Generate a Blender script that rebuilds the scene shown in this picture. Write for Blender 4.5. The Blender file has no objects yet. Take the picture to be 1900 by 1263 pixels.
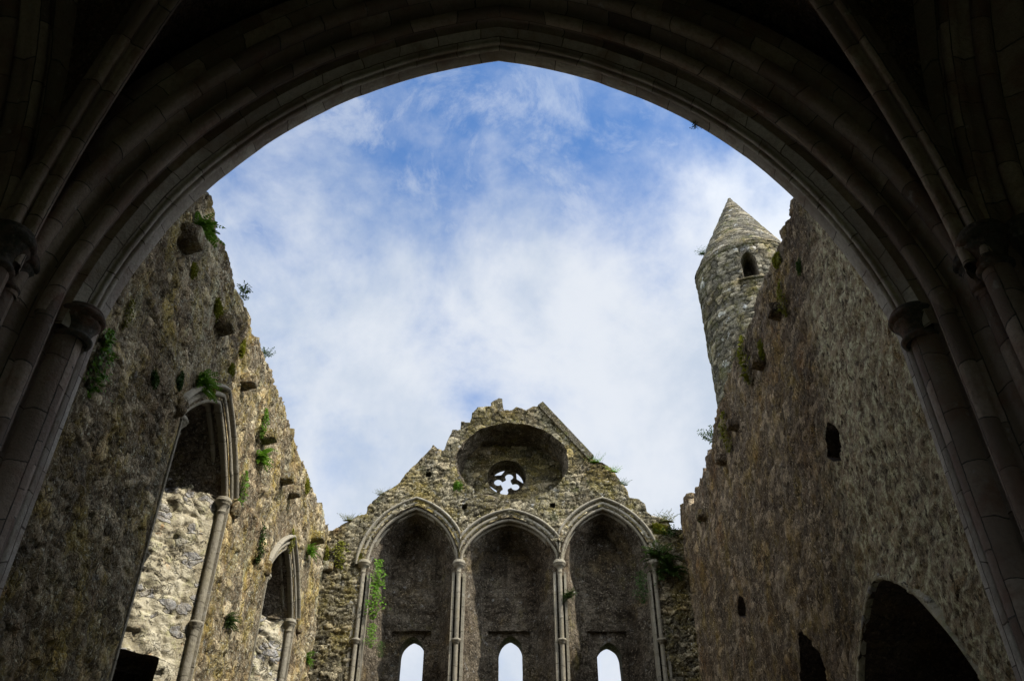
import bpy, math, random
import numpy as np
from mathutils import Vector
R = math.radians
sc = bpy.context.scene
col = sc.collection

# ------------------------------------------------------------------ camera
CZ = 1.6
PITCH = 38.05
F_PX = 1618.0                    # focal length in pixels of the 1900 px wide photograph
cam = bpy.data.cameras.new("camera")
cam.sensor_fit = 'HORIZONTAL'; cam.sensor_width = 36.0
cam.lens = 36.0*F_PX/1900.0
cam.clip_start = 0.05; cam.clip_end = 3000
cam_o = bpy.data.objects.new("camera", cam); col.objects.link(cam_o)
cam_o.location = (0, 0, CZ)
cam_o.rotation_euler = (R(90+PITCH), 0, 0)
sc.camera = cam_o

# ------------------------------------------------------------------ light
SUN_EL, SUN_AZ = 47.5, 62.0      # azimuth measured from south (-Y) towards east (+X)
sdir = Vector((math.cos(R(SUN_EL))*math.sin(R(SUN_AZ)), -math.cos(R(SUN_EL))*math.cos(R(SUN_AZ)), math.sin(R(SUN_EL))))
sun = bpy.data.lights.new("sun", 'SUN'); sun.energy = 3.7; sun.angle = R(0.5); sun.color = (1.0, 0.95, 0.86)
sun_o = bpy.data.objects.new("sun", sun); col.objects.link(sun_o)
sun_o.rotation_euler = sdir.to_track_quat('Z', 'Y').to_euler()
sun_o.location = sdir*60

world = bpy.data.worlds.new("World"); sc.world = world; world.use_nodes = True
def build_world():
    nt = world.node_tree; N = nt.nodes; Lk = nt.links; N.clear()
    out = N.new('ShaderNodeOutputWorld'); bg = N.new('ShaderNodeBackground'); bg.inputs[1].default_value = 0.1
    sky = N.new('ShaderNodeTexSky'); sky.sky_type = 'NISHITA'; sky.sun_disc = False
    sky.sun_elevation = R(SUN_EL); sky.sun_rotation = R(180-SUN_AZ)
    sky.air_density = 1.0; sky.dust_density = 0.4; sky.ozone_density = 1.5
    tint = N.new('ShaderNodeMix'); tint.data_type = 'RGBA'; tint.blend_type = 'MULTIPLY'; tint.inputs[0].default_value = 1
    tint.inputs[7].default_value = (0.74, 1.04, 1.32, 1)
    Lk.new(sky.outputs[0], tint.inputs[6])
    tc = N.new('ShaderNodeTexCoord')
    def noise(scale, detail, rough, off, dist=0.0, sq=(1, 1, 1)):
        mp = N.new('ShaderNodeMapping'); mp.inputs['Location'].default_value = off; mp.inputs['Scale'].default_value = sq
        Lk.new(tc.outputs['Generated'], mp.inputs[0])
        n = N.new('ShaderNodeTexNoise'); n.inputs['Scale'].default_value = scale; n.inputs['Detail'].default_value = detail
        n.inputs['Roughness'].default_value = rough; n.inputs['Distortion'].default_value = dist
        Lk.new(mp.outputs[0], n.inputs['Vector']); return n.outputs[0]
    def math_(op, a, b=None, c=None):
        m = N.new('ShaderNodeMath'); m.operation = op
        for i, x in enumerate((a, b, c)):
            if x is None: continue
            if isinstance(x, (int, float)): m.inputs[i].default_value = x
            else: Lk.new(x, m.inputs[i])
        return m.outputs[0]
    def mrange(x, a, b, c=0.0, d=1.0):
        m = N.new('ShaderNodeMapRange'); m.interpolation_type = 'SMOOTHSTEP'
        for i, v in enumerate((a, b, c, d)): m.inputs[i+1].default_value = v
        Lk.new(x, m.inputs[0]); return m.outputs[0]
    sep = N.new('ShaderNodeSeparateXYZ'); Lk.new(tc.outputs['Generated'], sep.inputs[0])
    big = noise(2.1, 2, 0.45, (0.35, 0.1, 0.6), 0.0)
    mid = noise(5.0, 10, 0.60, (2.3, 0.9, 0.2), 0.15)
    fine = noise(13.0, 8, 0.62, (0.7, 1.4, 2.2), 0.3)
    low = mrange(sep.outputs[2], 0.84, 0.58)                 # more cloud low in the sky
    east = mrange(sep.outputs[0], -0.1, 0.35)
    south = mrange(sep.outputs[1], 0.35, -0.2)
    cov = math_('ADD', math_('MULTIPLY', big, 0.35), math_('ADD', math_('MULTIPLY', mid, 1.0), math_('MULTIPLY', fine, 0.30)))
    cov = math_('ADD', cov, math_('ADD', math_('MULTIPLY', low, 0.40), math_('ADD', math_('MULTIPLY', east, 0.08), math_('MULTIPLY', south, 0.3))))
    wisp = noise(7.5, 10, 0.66, (4.1, 1.2, 0.3), 0.5)
    fac = math_('MAXIMUM', mrange(cov, 0.76, 1.26), math_('MULTIPLY', mrange(wisp, 0.42, 0.66), 0.55))
    shade = noise(4.2, 8, 0.6, (3.1, 2.2, 0.9), 0.1)
    cmix = N.new('ShaderNodeMix'); cmix.data_type = 'RGBA'
    cmix.inputs[6].default_value = (3.15, 3.6, 4.3, 1); cmix.inputs[7].default_value = (4.3, 4.55, 4.95, 1)
    Lk.new(mrange(shade, 0.36, 0.62), cmix.inputs[0])
    # clouds are brighter towards the sun, and boosted outside the view as fill light
    dt = N.new('ShaderNodeVectorMath'); dt.operation = 'DOT_PRODUCT'; dt.inputs[1].default_value = tuple(sdir)
    Lk.new(tc.outputs['Generated'], dt.inputs[0])
    glow = N.new('ShaderNodeVectorMath'); glow.operation = 'SCALE'
    Lk.new(cmix.outputs[2], glow.inputs[0]); Lk.new(math_('MULTIPLY', mrange(dt.outputs['Value'], 0.3, 1.0, 1.0, 2.0), mrange(sep.outputs[1], 0.40, -0.15, 1.0, 2.8)), glow.inputs['Scale'])
    mix = N.new('ShaderNodeMix'); mix.data_type = 'RGBA'
    Lk.new(fac, mix.inputs[0]); Lk.new(tint.outputs[2], mix.inputs[6]); Lk.new(glow.outputs[0], mix.inputs[7])
    Lk.new(mix.outputs[2], bg.inputs[0]); Lk.new(bg.outputs[0], out.inputs[0])
build_world()
vs_ = sc.view_settings
vs_.view_transform = 'Standard'; vs_.look = 'None'; vs_.exposure = 0.88; vs_.gamma = 1.0; vs_.use_curve_mapping = False
sc.render.engine = 'CYCLES'
sc.cycles.max_bounces = 6; sc.cycles.diffuse_bounces = 4; sc.cycles.use_denoising = True

# ------------------------------------------------------------------ helpers
SP, CP = math.sin(R(PITCH)), math.cos(R(PITCH))
def ray(u, v):
    xc, yc = (u-950)/F_PX, (631.5-v)/F_PX
    return np.array((xc, CP-yc*SP, SP+yc*CP))
XW, XE, YN = -4.92, 4.56, 21.5        # inner faces of the transept walls
AX = -0.18                            # axis of the building
def P(u, v, plane):
    """the point of a wall's inner face seen at a spot of the photograph"""
    d = ray(u, v)
    k = {'W': XW/d[0] if d[0] else 0, 'E': XE/d[0] if d[0] else 0, 'N': YN/d[1]}[plane]
    p = d*k; p[2] += CZ; return p

def hash2(i, j, s):
    x = np.sin(i*127.1+j*311.7+s*74.7)*43758.5453
    return x-np.floor(x)
def vnoise(p, q, s=0):
    i, j = np.floor(p), np.floor(q); f, g = p-i, q-j
    f = f*f*(3-2*f); g = g*g*(3-2*g)
    a, b = hash2(i, j, s), hash2(i+1, j, s); c, d = hash2(i, j+1, s), hash2(i+1, j+1, s)
    return (a*(1-f)+b*f)*(1-g)+(c*(1-f)+d*f)*g-0.5
def fbm(p, q, s=0, o=4):
    r = 0; a = 1.0
    for k in range(o):
        r = r+a*vnoise(p*2**k+k*7.3, q*2**k+k*3.1, s+k); a *= 0.5
    return r
def vor(p, q, s=0, jit=0.95, pw=3.0):
    """cells: distance to the cell border (F2-F1) and a random number per cell"""
    i0, j0 = np.floor(p), np.floor(q)
    f1 = np.full(p.shape, 9.0); f2 = np.full(p.shape, 9.0); idr = np.zeros(p.shape)
    for a in (-1, 0, 1):
        for b in (-1, 0, 1):
            i, j = i0+a, j0+b
            d = (np.abs(i+0.5+jit*(hash2(i, j, s)-0.5)-p)**pw+np.abs(j+0.5+jit*0.8*(hash2(i, j, s+9)-0.5)-q)**pw)**(1/pw)
            nr = d < f1
            f2 = np.where(nr, f1, np.minimum(f2, d)); idr = np.where(nr, hash2(i, j, s+21), idr); f1 = np.where(nr, d, f1)
    return f2-f1, idr
def smooth(x, a, b):
    t = np.clip((x-a)/(b-a), 0, 1); return t*t*(3-2*t)

def thing(name, label, cat, loc=(0, 0, 0), group=None):
    o = bpy.data.objects.new(name, None); col.objects.link(o); o.empty_display_size = 0.3
    o.location = loc; o['label'] = label; o['category'] = cat
    if group: o['group'] = group
    return o
def mk(name, verts, faces, mat, parent=None, shade=True, uv=None, attrs=None, label=None):
    v = np.asarray(verts, dtype=float)
    if parent is not None:
        base = Vector(parent.location)
        if parent.parent: base = base+Vector(parent.parent.location)
        v = v-np.array(base)
    me = bpy.data.meshes.new(name)
    me.from_pydata(v.tolist(), [], faces if isinstance(faces, list) else faces.tolist())
    me.update()
    if shade: me.polygons.foreach_set('use_smooth', [True]*len(me.polygons))
    if uv is not None:
        lay = me.uv_layers.new(name='UVMap'); li = np.empty(len(me.loops), dtype=int); me.loops.foreach_get('vertex_index', li)
        lay.data.foreach_set('uv', np.asarray(uv, dtype=np.float32)[li].ravel())
    for k, a in (attrs or {}).items():
        at = me.attributes.new(k, 'FLOAT', 'POINT'); at.data.foreach_set('value', np.asarray(a, dtype=np.float32))
    me.materials.append(mat)
    o = bpy.data.objects.new(name, me); col.objects.link(o)
    if parent is not None: o.parent = parent
    if label: o['label'] = label
    return o

# ------------------------------------------------------------------ materials
class NT:
    def __init__(s, name):
        s.m = bpy.data.materials.new(name); s.m.use_nodes = True
        s.t = s.m.node_tree; s.N = s.t.nodes; s.L = s.t.links; s.N.clear()
        s.out = s.N.new('ShaderNodeOutputMaterial'); s.b = s.N.new('ShaderNodeBsdfPrincipled')
        s.L.new(s.b.outputs[0], s.out.inputs[0]); s.tc = s.N.new('ShaderNodeTexCoord')
        s.b.inputs['Roughness'].default_value = 0.9; s.b.inputs['Specular IOR Level'].default_value = 0.15
    def mp(s, scale, off=(0, 0, 0), src='Object'):
        m = s.N.new('ShaderNodeMapping'); m.inputs['Scale'].default_value = scale; m.inputs['Location'].default_value = off
        s.L.new(s.tc.outputs[src], m.inputs[0]); return m.outputs[0]
    def noise(s, scale, detail=6, rough=0.6, off=(0, 0, 0), sq=(1, 1, 1), dist=0):
        n = s.N.new('ShaderNodeTexNoise'); n.inputs['Scale'].default_value = scale; n.inputs['Detail'].default_value = detail
        n.inputs['Roughness'].default_value = rough; n.inputs['Distortion'].default_value = dist
        s.L.new(s.mp(sq, off), n.inputs['Vector']); return n.outputs[0]
    def voro(s, scale, feature='F1', off=(0, 0, 0), sq=(1, 1, 1), out=0):
        n = s.N.new('ShaderNodeTexVoronoi'); n.feature = feature; n.inputs['Scale'].default_value = scale
        s.L.new(s.mp(sq, off), n.inputs['Vector']); return n.outputs[out]
    def warp(s, amt, scale, off, sq=(1, 1, 1)):
        n = s.N.new('ShaderNodeTexNoise'); n.inputs['Scale'].default_value = scale; n.inputs['Detail'].default_value = 4
        src = s.mp(sq, off); s.L.new(src, n.inputs['Vector'])
        v = s.N.new('ShaderNodeVectorMath'); v.operation = 'MULTIPLY_ADD'; v.inputs[1].default_value = (amt*2,)*3
        s.L.new(n.outputs['Color'], v.inputs[0]); s.L.new(src, v.inputs[2]); return v.outputs[0]
    def vorov(s, scale, vec, feature='DISTANCE_TO_EDGE', out=0):
        n = s.N.new('ShaderNodeTexVoronoi'); n.feature = feature; n.inputs['Scale'].default_value = scale
        s.L.new(vec, n.inputs['Vector']); return n.outputs[out]
    def rng(s, x, a, b, c=0.0, d=1.0):
        m = s.N.new('ShaderNodeMapRange'); m.interpolation_type = 'SMOOTHSTEP'
        for i, v in enumerate((a, b, c, d)): m.inputs[i+1].default_value = v
        s.L.new(x, m.inputs[0]); return m.outputs[0]
    def math(s, op, a, b):
        m = s.N.new('ShaderNodeMath'); m.operation = op
        for i, x in enumerate((a, b)):
            if isinstance(x, (int, float)): m.inputs[i].default_value = x
            else: s.L.new(x, m.inputs[i])
        return m.outputs[0]
    def mix(s, fac, a, b, mode='MIX'):
        m = s.N.new('ShaderNodeMix'); m.data_type = 'RGBA'; m.blend_type = mode
        for i, x in ((0, fac), (6, a), (7, b)):
            if isinstance(x, (int, float)): m.inputs[i].default_value = x
            elif isinstance(x, tuple): m.inputs[i].default_value = (*x, 1)
            else: s.L.new(x, m.inputs[i])
        return m.outputs[2]
    def attr(s, name):
        n = s.N.new('ShaderNodeAttribute'); n.attribute_name = name; return n.outputs['Fac']
    def bump(s, h, dist=0.02, strength=1.0, prev=None):
        b = s.N.new('ShaderNodeBump'); b.inputs['Distance'].default_value = dist; b.inputs['Strength'].default_value = strength
        s.L.new(h, b.inputs['Height'])
        if prev is not None: s.L.new(prev, b.inputs['Normal'])
        return b.outputs[0]
    def done(s, c, n=None):
        s.L.new(c, s.b.inputs['Base Color'])
        if n is not None: s.L.new(n, s.b.inputs['Normal'])
        return s.m

def rubble(name, dark, mid, light, lichen=(0.26, 0.22, 0.06), lich=0.56, rust=(0.30, 0.16, 0.06), rst=0.62, white=0.66, moss=None, streak=0.5, seed=0.0,
           bd=0.03, stones=True, jo=0.75, ws=5.0, wc=(0.46, 0.45, 0.41), pale=None, jt=0.10, vst=1.0, drip=0.0, bf=0.85):
    """weathered rubble: three stone tones, lichen, rusty and white patches; relief from bump on top of the modelled stones"""
    t = NT(name); o = (seed, seed*1.7, seed*0.6)
    n1 = t.noise(0.9, 8, 0.65, o); n2 = t.noise(9, 6, 0.7, o); n3 = t.noise(38, 4, 0.7, o)
    c = t.mix(t.rng(n1, 0.35, 0.65), dark, mid)
    c = t.mix(t.rng(n2, 0.42, 0.72), c, light)
    if stones:
        st = t.attr('stone')
        c = t.mix(t.rng(st, 0.0, 1.0, 0.0, 0.75), c, t.mix(t.rng(st, 0.55, 0.95), dark, light))
        c = t.mix(t.math('MULTIPLY', t.rng(t.attr('joint'), jt, 0.0), jo), c, tuple(0.35*x for x in dark))
    else:
        wv = t.warp(0.06, 3.0, o, (2.4, 2.4, 8.0))
        c = t.mix(t.rng(t.vorov(1.0, wv, 'F1', 1), 0.1, 0.9, 0, 0.7), c, t.mix(t.rng(t.noise(1.7, 3, 0.5, o), 0.4, 0.6), light, dark))
        c = t.mix(t.math('MULTIPLY', t.rng(t.vorov(1.0, wv), 0.05, 0.0), 0.5), c, tuple(0.3*x for x in dark))
    c = t.mix(t.math('MULTIPLY', t.rng(t.noise(1.3, 6, 0.65, (o[0]+4, o[1], o[2]), (1, 1, 0.35)), 0.45, 0.7), streak), c, tuple(0.45*x for x in dark))
    c = t.mix(t.math('MULTIPLY', t.rng(t.noise(1.6, 9, 0.72, (o[0]+9, o[1]+2, o[2]), (1, 1, 0.7)), lich-0.06, lich+0.1), 0.75), c, lichen)
    c = t.mix(t.math('MULTIPLY', t.rng(t.noise(1.1, 9, 0.75, (o[0]+13, o[1]+5, o[2])), rst-0.04, rst+0.1), 0.7), c, rust)
    c = t.mix(t.math('MULTIPLY', t.rng(t.noise(ws, 6, 0.7, (o[0]+3, o[1]+8, o[2])), white, white+0.06), 0.85), c, wc)
    if moss is not None:
        ms = t.math('MULTIPLY', t.rng(t.noise(2.2, 8, 0.7, (o[0]+1, o[1]+6, o[2])), moss, moss+0.1), 0.8)
        c = t.mix(ms, c, (0.075, 0.085, 0.018))
    if drip:
        d1 = t.noise(2.6, 7, 0.7, (o[0]+7, o[1]+2, o[2]), (1, 1, 0.13)); d2 = t.noise(3.1, 7, 0.7, (o[0]+1, o[1]+9, o[2]), (1, 1, 0.15))
        c = t.mix(t.math('MULTIPLY', t.rng(d1, 0.56, 0.70), drip), c, tuple(min(0.6, 1.1*x) for x in light))
        c = t.mix(t.math('MULTIPLY', t.rng(d2, 0.54, 0.68), drip), c, tuple(0.5*x for x in dark))
    c = t.mix(t.rng(n3, 0.3, 0.7, 0.0, 0.55), c, tuple(0.5*x for x in dark))
    wob = t.warp(0.22, 3.0, o, (1, 1, 0.75*vst+0.25))
    cr = t.vorov(5.0, wob); cr2 = t.vorov(13.0, wob)
    msk = t.rng(t.noise(1.8, 5, 0.6, (o[0]+2, o[1]+1, o[2])), 0.38, 0.54)
    pit = t.noise(15, 9, 0.74, o, (1, 1, vst))
    flk = t.noise(6.0, 7, 0.7, (o[0], o[1]+3, o[2]), (1, 1, 0.9*vst), 1.2)
    h = t.math('ADD', t.math('MULTIPLY', pit, 1.3), t.math('MULTIPLY', t.math('MULTIPLY', t.rng(cr, 0.0, 0.10), msk), 0.55))
    h = t.math('ADD', h, t.math('MULTIPLY', t.rng(cr2, 0.0, 0.16), 0.25))
    h = t.math('ADD', h, t.math('MULTIPLY', t.rng(flk, 0.46, 0.54), 0.45))
    n4 = t.noise(5.0, 8, 0.7, (o[0]+6, o[1]+6, o[2]), (1, 1, 0.45*vst+0.1), 0.8)
    flake = t.math('MULTIPLY', t.rng(t.math('ABSOLUTE', t.math('SUBTRACT', n4, 0.5), 0), 0.02, 0.006), t.rng(t.noise(2.4, 4, 0.6, (o[0]+8, o[1], o[2])), 0.46, 0.58))
    crack = t.math('MAXIMUM', t.math('MULTIPLY', t.rng(cr, 0.05, 0.0), msk), flake)
    c = t.mix(t.math('MULTIPLY', crack, 0.85), c, tuple(0.25*x for x in dark))
    c = t.mix(t.math('MULTIPLY', t.rng(pit, 0.46, 0.34), 0.9), c, tuple(0.3*x for x in dark))
    c = t.mix(t.math('MULTIPLY', t.rng(t.noise(21, 6, 0.7, (o[0]+5, o[1], o[2])), 0.54, 0.66), 0.75), c, tuple(min(0.62, 1.3*x) for x in light))
    # large weathering patches, and stones of different tone where the render has gone
    c = t.mix(t.math('MULTIPLY', t.rng(t.noise(0.55, 6, 0.62, (o[0]+15, o[1], o[2])), 0.50, 0.62), 0.55), c, t.mix(1.0, c, (0.55, 0.47, 0.40), 'MULTIPLY'))
    c = t.mix(t.math('MULTIPLY', t.rng(t.noise(0.75, 7, 0.68, (o[0], o[1]+17, o[2])), 0.52, 0.64), 0.65), c, t.mix(1.0, c, (1.20, 1.06, 0.68), 'MULTIPLY'))
    if stones:
        bare = t.rng(t.noise(0.8, 5, 0.6, (o[0]+21, o[1], o[2])), 0.40, 0.52)
        tone = t.mix(t.rng(st, 0.05, 0.95), (0.50, 0.50, 0.53), (1.55, 1.48, 1.38))
        c = t.mix(t.math('MULTIPLY', bare, bf), c, t.mix(1.0, c, tone, 'MULTIPLY'))
        c = t.mix(t.math('MULTIPLY', t.math('MULTIPLY', bare, t.rng(t.attr('joint'), 0.11, 0.02)), 0.6), c, tuple(0.3*x for x in dark))
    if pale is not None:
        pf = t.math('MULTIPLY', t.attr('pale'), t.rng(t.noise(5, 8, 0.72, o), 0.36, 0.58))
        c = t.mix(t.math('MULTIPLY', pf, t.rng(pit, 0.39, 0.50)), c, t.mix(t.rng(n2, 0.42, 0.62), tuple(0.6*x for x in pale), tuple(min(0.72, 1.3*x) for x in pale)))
    nrm = t.bump(h, bd, 1.0)
    nrm = t.bump(t.noise(70, 4, 0.7), bd*0.25, 0.8, nrm)
    return t.done(c, nrm)

def ashlar(name, a, b, d, bw=0.55, bh=0.32, mort=0.012, uv=True, stain=(0.16, 0.10, 0.07)):
    """dressed stone with voussoir joints laid along the moulding"""
    t = NT(name)
    br = t.N.new('ShaderNodeTexBrick'); br.inputs['Scale'].default_value = 1.0
    br.inputs['Brick Width'].default_value = bw; br.inputs['Row Height'].default_value = bh; br.inputs['Mortar Size'].default_value = mort
    br.inputs['Mortar Smooth'].default_value = 0.3
    br.inputs['Color1'].default_value = (*a, 1); br.inputs['Color2'].default_value = (*b, 1); br.inputs['Mortar'].default_value = (*d, 1)
    uvv = t.mp((1, 1, 1), (0, 0.11, 0), 'UV')
    def wobble(vec, sc, amt):
        n = t.N.new('ShaderNodeTexNoise'); n.inputs['Scale'].default_value = sc; n.inputs['Detail'].default_value = 2; t.L.new(vec, n.inputs['Vector'])
        v = t.N.new('ShaderNodeVectorMath'); v.operation = 'MULTIPLY_ADD'; v.inputs[1].default_value = amt; t.L.new(n.outputs['Color'], v.inputs[0]); t.L.new(vec, v.inputs[2]); return v.outputs[0]
    t.L.new(wobble(wobble(uvv, 0.9, (0.55, 0.0, 0)), 9.0, (0.03, 0.02, 0)), br.inputs['Vector'])
    n1 = t.noise(2.5, 7, 0.65); n2 = t.noise(22, 6, 0.7)
    c = t.mix(t.rng(n1, 0.45, 0.7, 0, 0.7), br.outputs['Color'], stain)
    c = t.mix(t.rng(n2, 0.4, 0.75, 0, 0.6), c, tuple(0.45*x for x in a))
    c = t.mix(t.math('MULTIPLY', t.rng(t.noise(6, 6, 0.65, (5, 2, 1)), 0.6, 0.72), 0.5), c, (0.42, 0.41, 0.37))
    nb = t.bump(br.outputs['Fac'], -0.012, 1.0)
    nb = t.bump(t.noise(3.5, 6, 0.65), 0.03, 0.8, nb); nb = t.bump(t.noise(16, 8, 0.72), 0.03, 1.0, nb)
    return t.done(c, nb)

def leafmat(name, a, b):
    t = NT(name)
    oi = t.N.new('ShaderNodeObjectInfo')
    c = t.mix(t.rng(t.noise(9, 4, 0.6), 0.35, 0.65), a, b)
    c = t.mix(t.math('MULTIPLY', oi.outputs['Random'], 0.5), c, tuple(0.6*x for x in a))
    t.b.inputs['Roughness'].default_value = 0.6
    tr = t.N.new('ShaderNodeBsdfTranslucent'); ms = t.N.new('ShaderNodeMixShader'); ms.inputs[0].default_value = 0.3
    t.L.new(c, tr.inputs[0]); t.L.new(t.b.outputs[0], ms.inputs[1]); t.L.new(tr.outputs[0], ms.inputs[2]); t.L.new(ms.outputs[0], t.out.inputs[0])
    return t.done(c)

M = {}
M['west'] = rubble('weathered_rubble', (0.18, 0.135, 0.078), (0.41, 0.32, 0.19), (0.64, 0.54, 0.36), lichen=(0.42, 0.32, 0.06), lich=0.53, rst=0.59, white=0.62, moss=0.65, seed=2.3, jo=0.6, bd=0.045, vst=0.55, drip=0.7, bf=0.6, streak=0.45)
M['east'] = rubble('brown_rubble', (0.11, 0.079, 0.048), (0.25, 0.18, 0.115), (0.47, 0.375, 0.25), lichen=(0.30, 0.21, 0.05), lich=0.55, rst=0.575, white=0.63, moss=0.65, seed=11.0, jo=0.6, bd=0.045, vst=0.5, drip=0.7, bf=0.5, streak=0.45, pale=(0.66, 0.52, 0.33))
M['gable'] = rubble('gable_rubble', (0.095, 0.08, 0.042), (0.215, 0.18, 0.105), (0.44, 0.39, 0.275), lichen=(0.22, 0.175, 0.036), lich=0.51, rst=0.62, white=0.60, moss=0.585, seed=5.5, streak=0.35, jo=0.9)
def plaster_mat():
    """old lime render on rubble: smooth cream areas, broken edges with dark gaps, a few bared stones"""
    t = NT('lime_plaster'); o = (3.1, 7.7, 1.3)
    c = t.mix(t.rng(t.noise(2.2, 8, 0.65, o), 0.36, 0.64), (0.34, 0.29, 0.19), (0.52, 0.465, 0.335))
    c = t.mix(t.math('MULTIPLY', t.rng(t.noise(4.5, 8, 0.7, (9, 2, 4)), 0.5, 0.68), 0.7), c, (0.36, 0.34, 0.16))
    c = t.mix(t.math('MULTIPLY', t.rng(t.noise(3.0, 7, 0.7, (1, 12, 4)), 0.6, 0.7), 0.8), c, (0.42, 0.24, 0.10))
    wv = t.warp(0.16, 3.5, o, (1, 1, 1.5))
    cell = t.rng(t.vorov(4.6, wv, 'F1', 1), 0.70, 0.76); edge = t.vorov(4.6, wv)
    stone = t.math('MULTIPLY', cell, t.rng(edge, 0.05, 0.09))
    c = t.mix(t.math('MULTIPLY', stone, 0.85), c, t.mix(t.rng(t.noise(12, 5, 0.6), 0.35, 0.65), (0.25, 0.25, 0.26), (0.36, 0.33, 0.29)))
    n = t.noise(3.2, 9, 0.68, (2, 5, 8), (1, 1, 1.4), 0.6)
    iso = t.math('ABSOLUTE', t.math('SUBTRACT', n, 0.5), 0)
    msk = t.rng(t.noise(1.9, 3, 0.5, (6, 1, 2)), 0.46, 0.56)
    gap = t.math('MAXIMUM', t.math('MULTIPLY', t.rng(iso, 0.016, 0.004), msk), t.math('MULTIPLY', t.math('MULTIPLY', t.rng(edge, 0.05, 0.015), cell), 0.8))
    pit = t.math('MULTIPLY', t.rng(t.noise(11, 7, 0.7), 0.40, 0.33), 0.9)
    gap = t.math('MAXIMUM', gap, pit)
    c = t.mix(t.math('MULTIPLY', gap, 0.92), c, (0.035, 0.03, 0.02))
    c = t.mix(t.math('MULTIPLY', t.rng(t.noise(26, 6, 0.7), 0.52, 0.7), 0.5), c, (0.66, 0.62, 0.52))
    h = t.math('ADD', t.math('MULTIPLY', gap, -1.0), t.math('MULTIPLY', stone, 0.4)); h = t.math('ADD', h, t.math('MULTIPLY', t.noise(9, 9, 0.72), 1.2))
    h = t.math('ADD', h, t.math('MULTIPLY', t.rng(n, 0.48, 0.52), 0.5))
    return t.done(c, t.bump(h, 0.05, 1.0))
M['plaster'] = plaster_mat()
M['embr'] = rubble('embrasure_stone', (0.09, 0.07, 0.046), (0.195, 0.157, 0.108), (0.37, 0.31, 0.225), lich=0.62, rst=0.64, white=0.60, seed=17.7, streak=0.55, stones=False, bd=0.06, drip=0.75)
M['tower'] = rubble('tower_stone', (0.095, 0.083, 0.056), (0.19, 0.165, 0.115), (0.29, 0.26, 0.20), lichen=(0.14, 0.125, 0.03), lich=0.55, rst=0.75, white=0.585, moss=0.55, seed=23.0, streak=0.35, bd=0.025, jo=0.95, jt=0.32, ws=1.9, wc=(0.6, 0.6, 0.57))
M['ashlar'] = ashlar('dressed_stone', (0.44, 0.36, 0.29), (0.15, 0.11, 0.088), (0.06, 0.06, 0.05), mort=0.007, stain=(0.20, 0.10, 0.065))
M['pale'] = ashlar('sky_lit_dressed_stone', (0.58, 0.53, 0.45), (0.33, 0.28, 0.235), (0.10, 0.08, 0.065), mort=0.007, stain=(0.26, 0.18, 0.13))  # lighter copy of the dressed stone; sky light on the arch edge put into colour
M['trim'] = ashlar('weathered_trim', (0.27, 0.24, 0.18), (0.18, 0.16, 0.12), (0.08, 0.07, 0.05), 0.6, 3.0, 0.008, stain=(0.22, 0.19, 0.12))
M['vault'] = rubble('vault_rubble', (0.13, 0.095, 0.075), (0.22, 0.155, 0.12), (0.32, 0.25, 0.2), lich=0.75, rst=0.58, white=0.75, seed=31.0, stones=False, bd=0.05)
M['fern'] = leafmat('fern_leaf', (0.085, 0.19, 0.014), (0.17, 0.31, 0.03))
M['moss'] = leafmat('moss_leaf', (0.15, 0.16, 0.015), (0.24, 0.23, 0.025))
M['dark'] = leafmat('dark_leaf', (0.035, 0.07, 0.015), (0.07, 0.115, 0.022))
M['dry'] = leafmat('dry_grass', (0.14, 0.12, 0.05), (0.10, 0.12, 0.03))
M['recess_shade'] = rubble('recess_shade_stone', (0.08, 0.055, 0.04), (0.13, 0.09, 0.068), (0.18, 0.135, 0.10), lich=0.9, rst=0.62, white=0.9, seed=41.0, stones=False)  # stone coloured extra dark to put shade inside the wall openings
def grass_mat():
    t = NT('grass_turf'); c = t.mix(t.rng(t.noise(1.5, 8, 0.7), 0.35, 0.65), (0.05, 0.08, 0.02), (0.09, 0.11, 0.035))
    return t.done(c, t.bump(t.noise(30, 6, 0.7), 0.05, 1.0))
M['grass'] = grass_mat()
def flag_mat():
    t = NT('flagstone'); c = t.mix(t.rng(t.noise(1.2, 8, 0.7), 0.35, 0.65), (0.10, 0.09, 0.08), (0.17, 0.155, 0.135))
    return t.done(c, t.bump(t.noise(8, 8, 0.7), 0.02, 1.0))
M['flag'] = flag_mat()
def gravel_mat():
    t = NT('bounce_gravel'); c = t.mix(t.rng(t.noise(40, 6, 0.7), 0.35, 0.65), (0.30, 0.27, 0.22), (0.50, 0.46, 0.39))
    return t.done(c, t.bump(t.voro(45), 0.02, 1.0))
M['gravel'] = gravel_mat()

# ------------------------------------------------------------------ surfaces with openings
def inside(poly, x, y):
    r = np.zeros(x.shape, bool); n = len(poly)
    for i in range(n):
        (x1, y1), (x2, y2) = poly[i], poly[(i+1) % n]
        if y1 == y2: continue
        c = ((y1 > y) != (y2 > y)) & (x < (x2-x1)*(y-y1)/(y2-y1)+x1)
        r ^= c
    return r
def nearest(poly, x, y):
    bx, by, bd = x.copy(), y.copy(), np.full(x.shape, 1e9); n = len(poly)
    for i in range(n):
        (x1, y1), (x2, y2) = poly[i], poly[(i+1) % n]
        dx, dy = x2-x1, y2-y1; L = dx*dx+dy*dy
        if L < 1e-12: continue
        t = np.clip(((x-x1)*dx+(y-y1)*dy)/L, 0, 1); px, py = x1+t*dx, y1+t*dy; d = np.hypot(px-x, py-y)
        k = d < bd; bx = np.where(k, px, bx); by = np.where(k, py, by); bd = np.where(k, d, bd)
    return bx, by, bd

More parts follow.
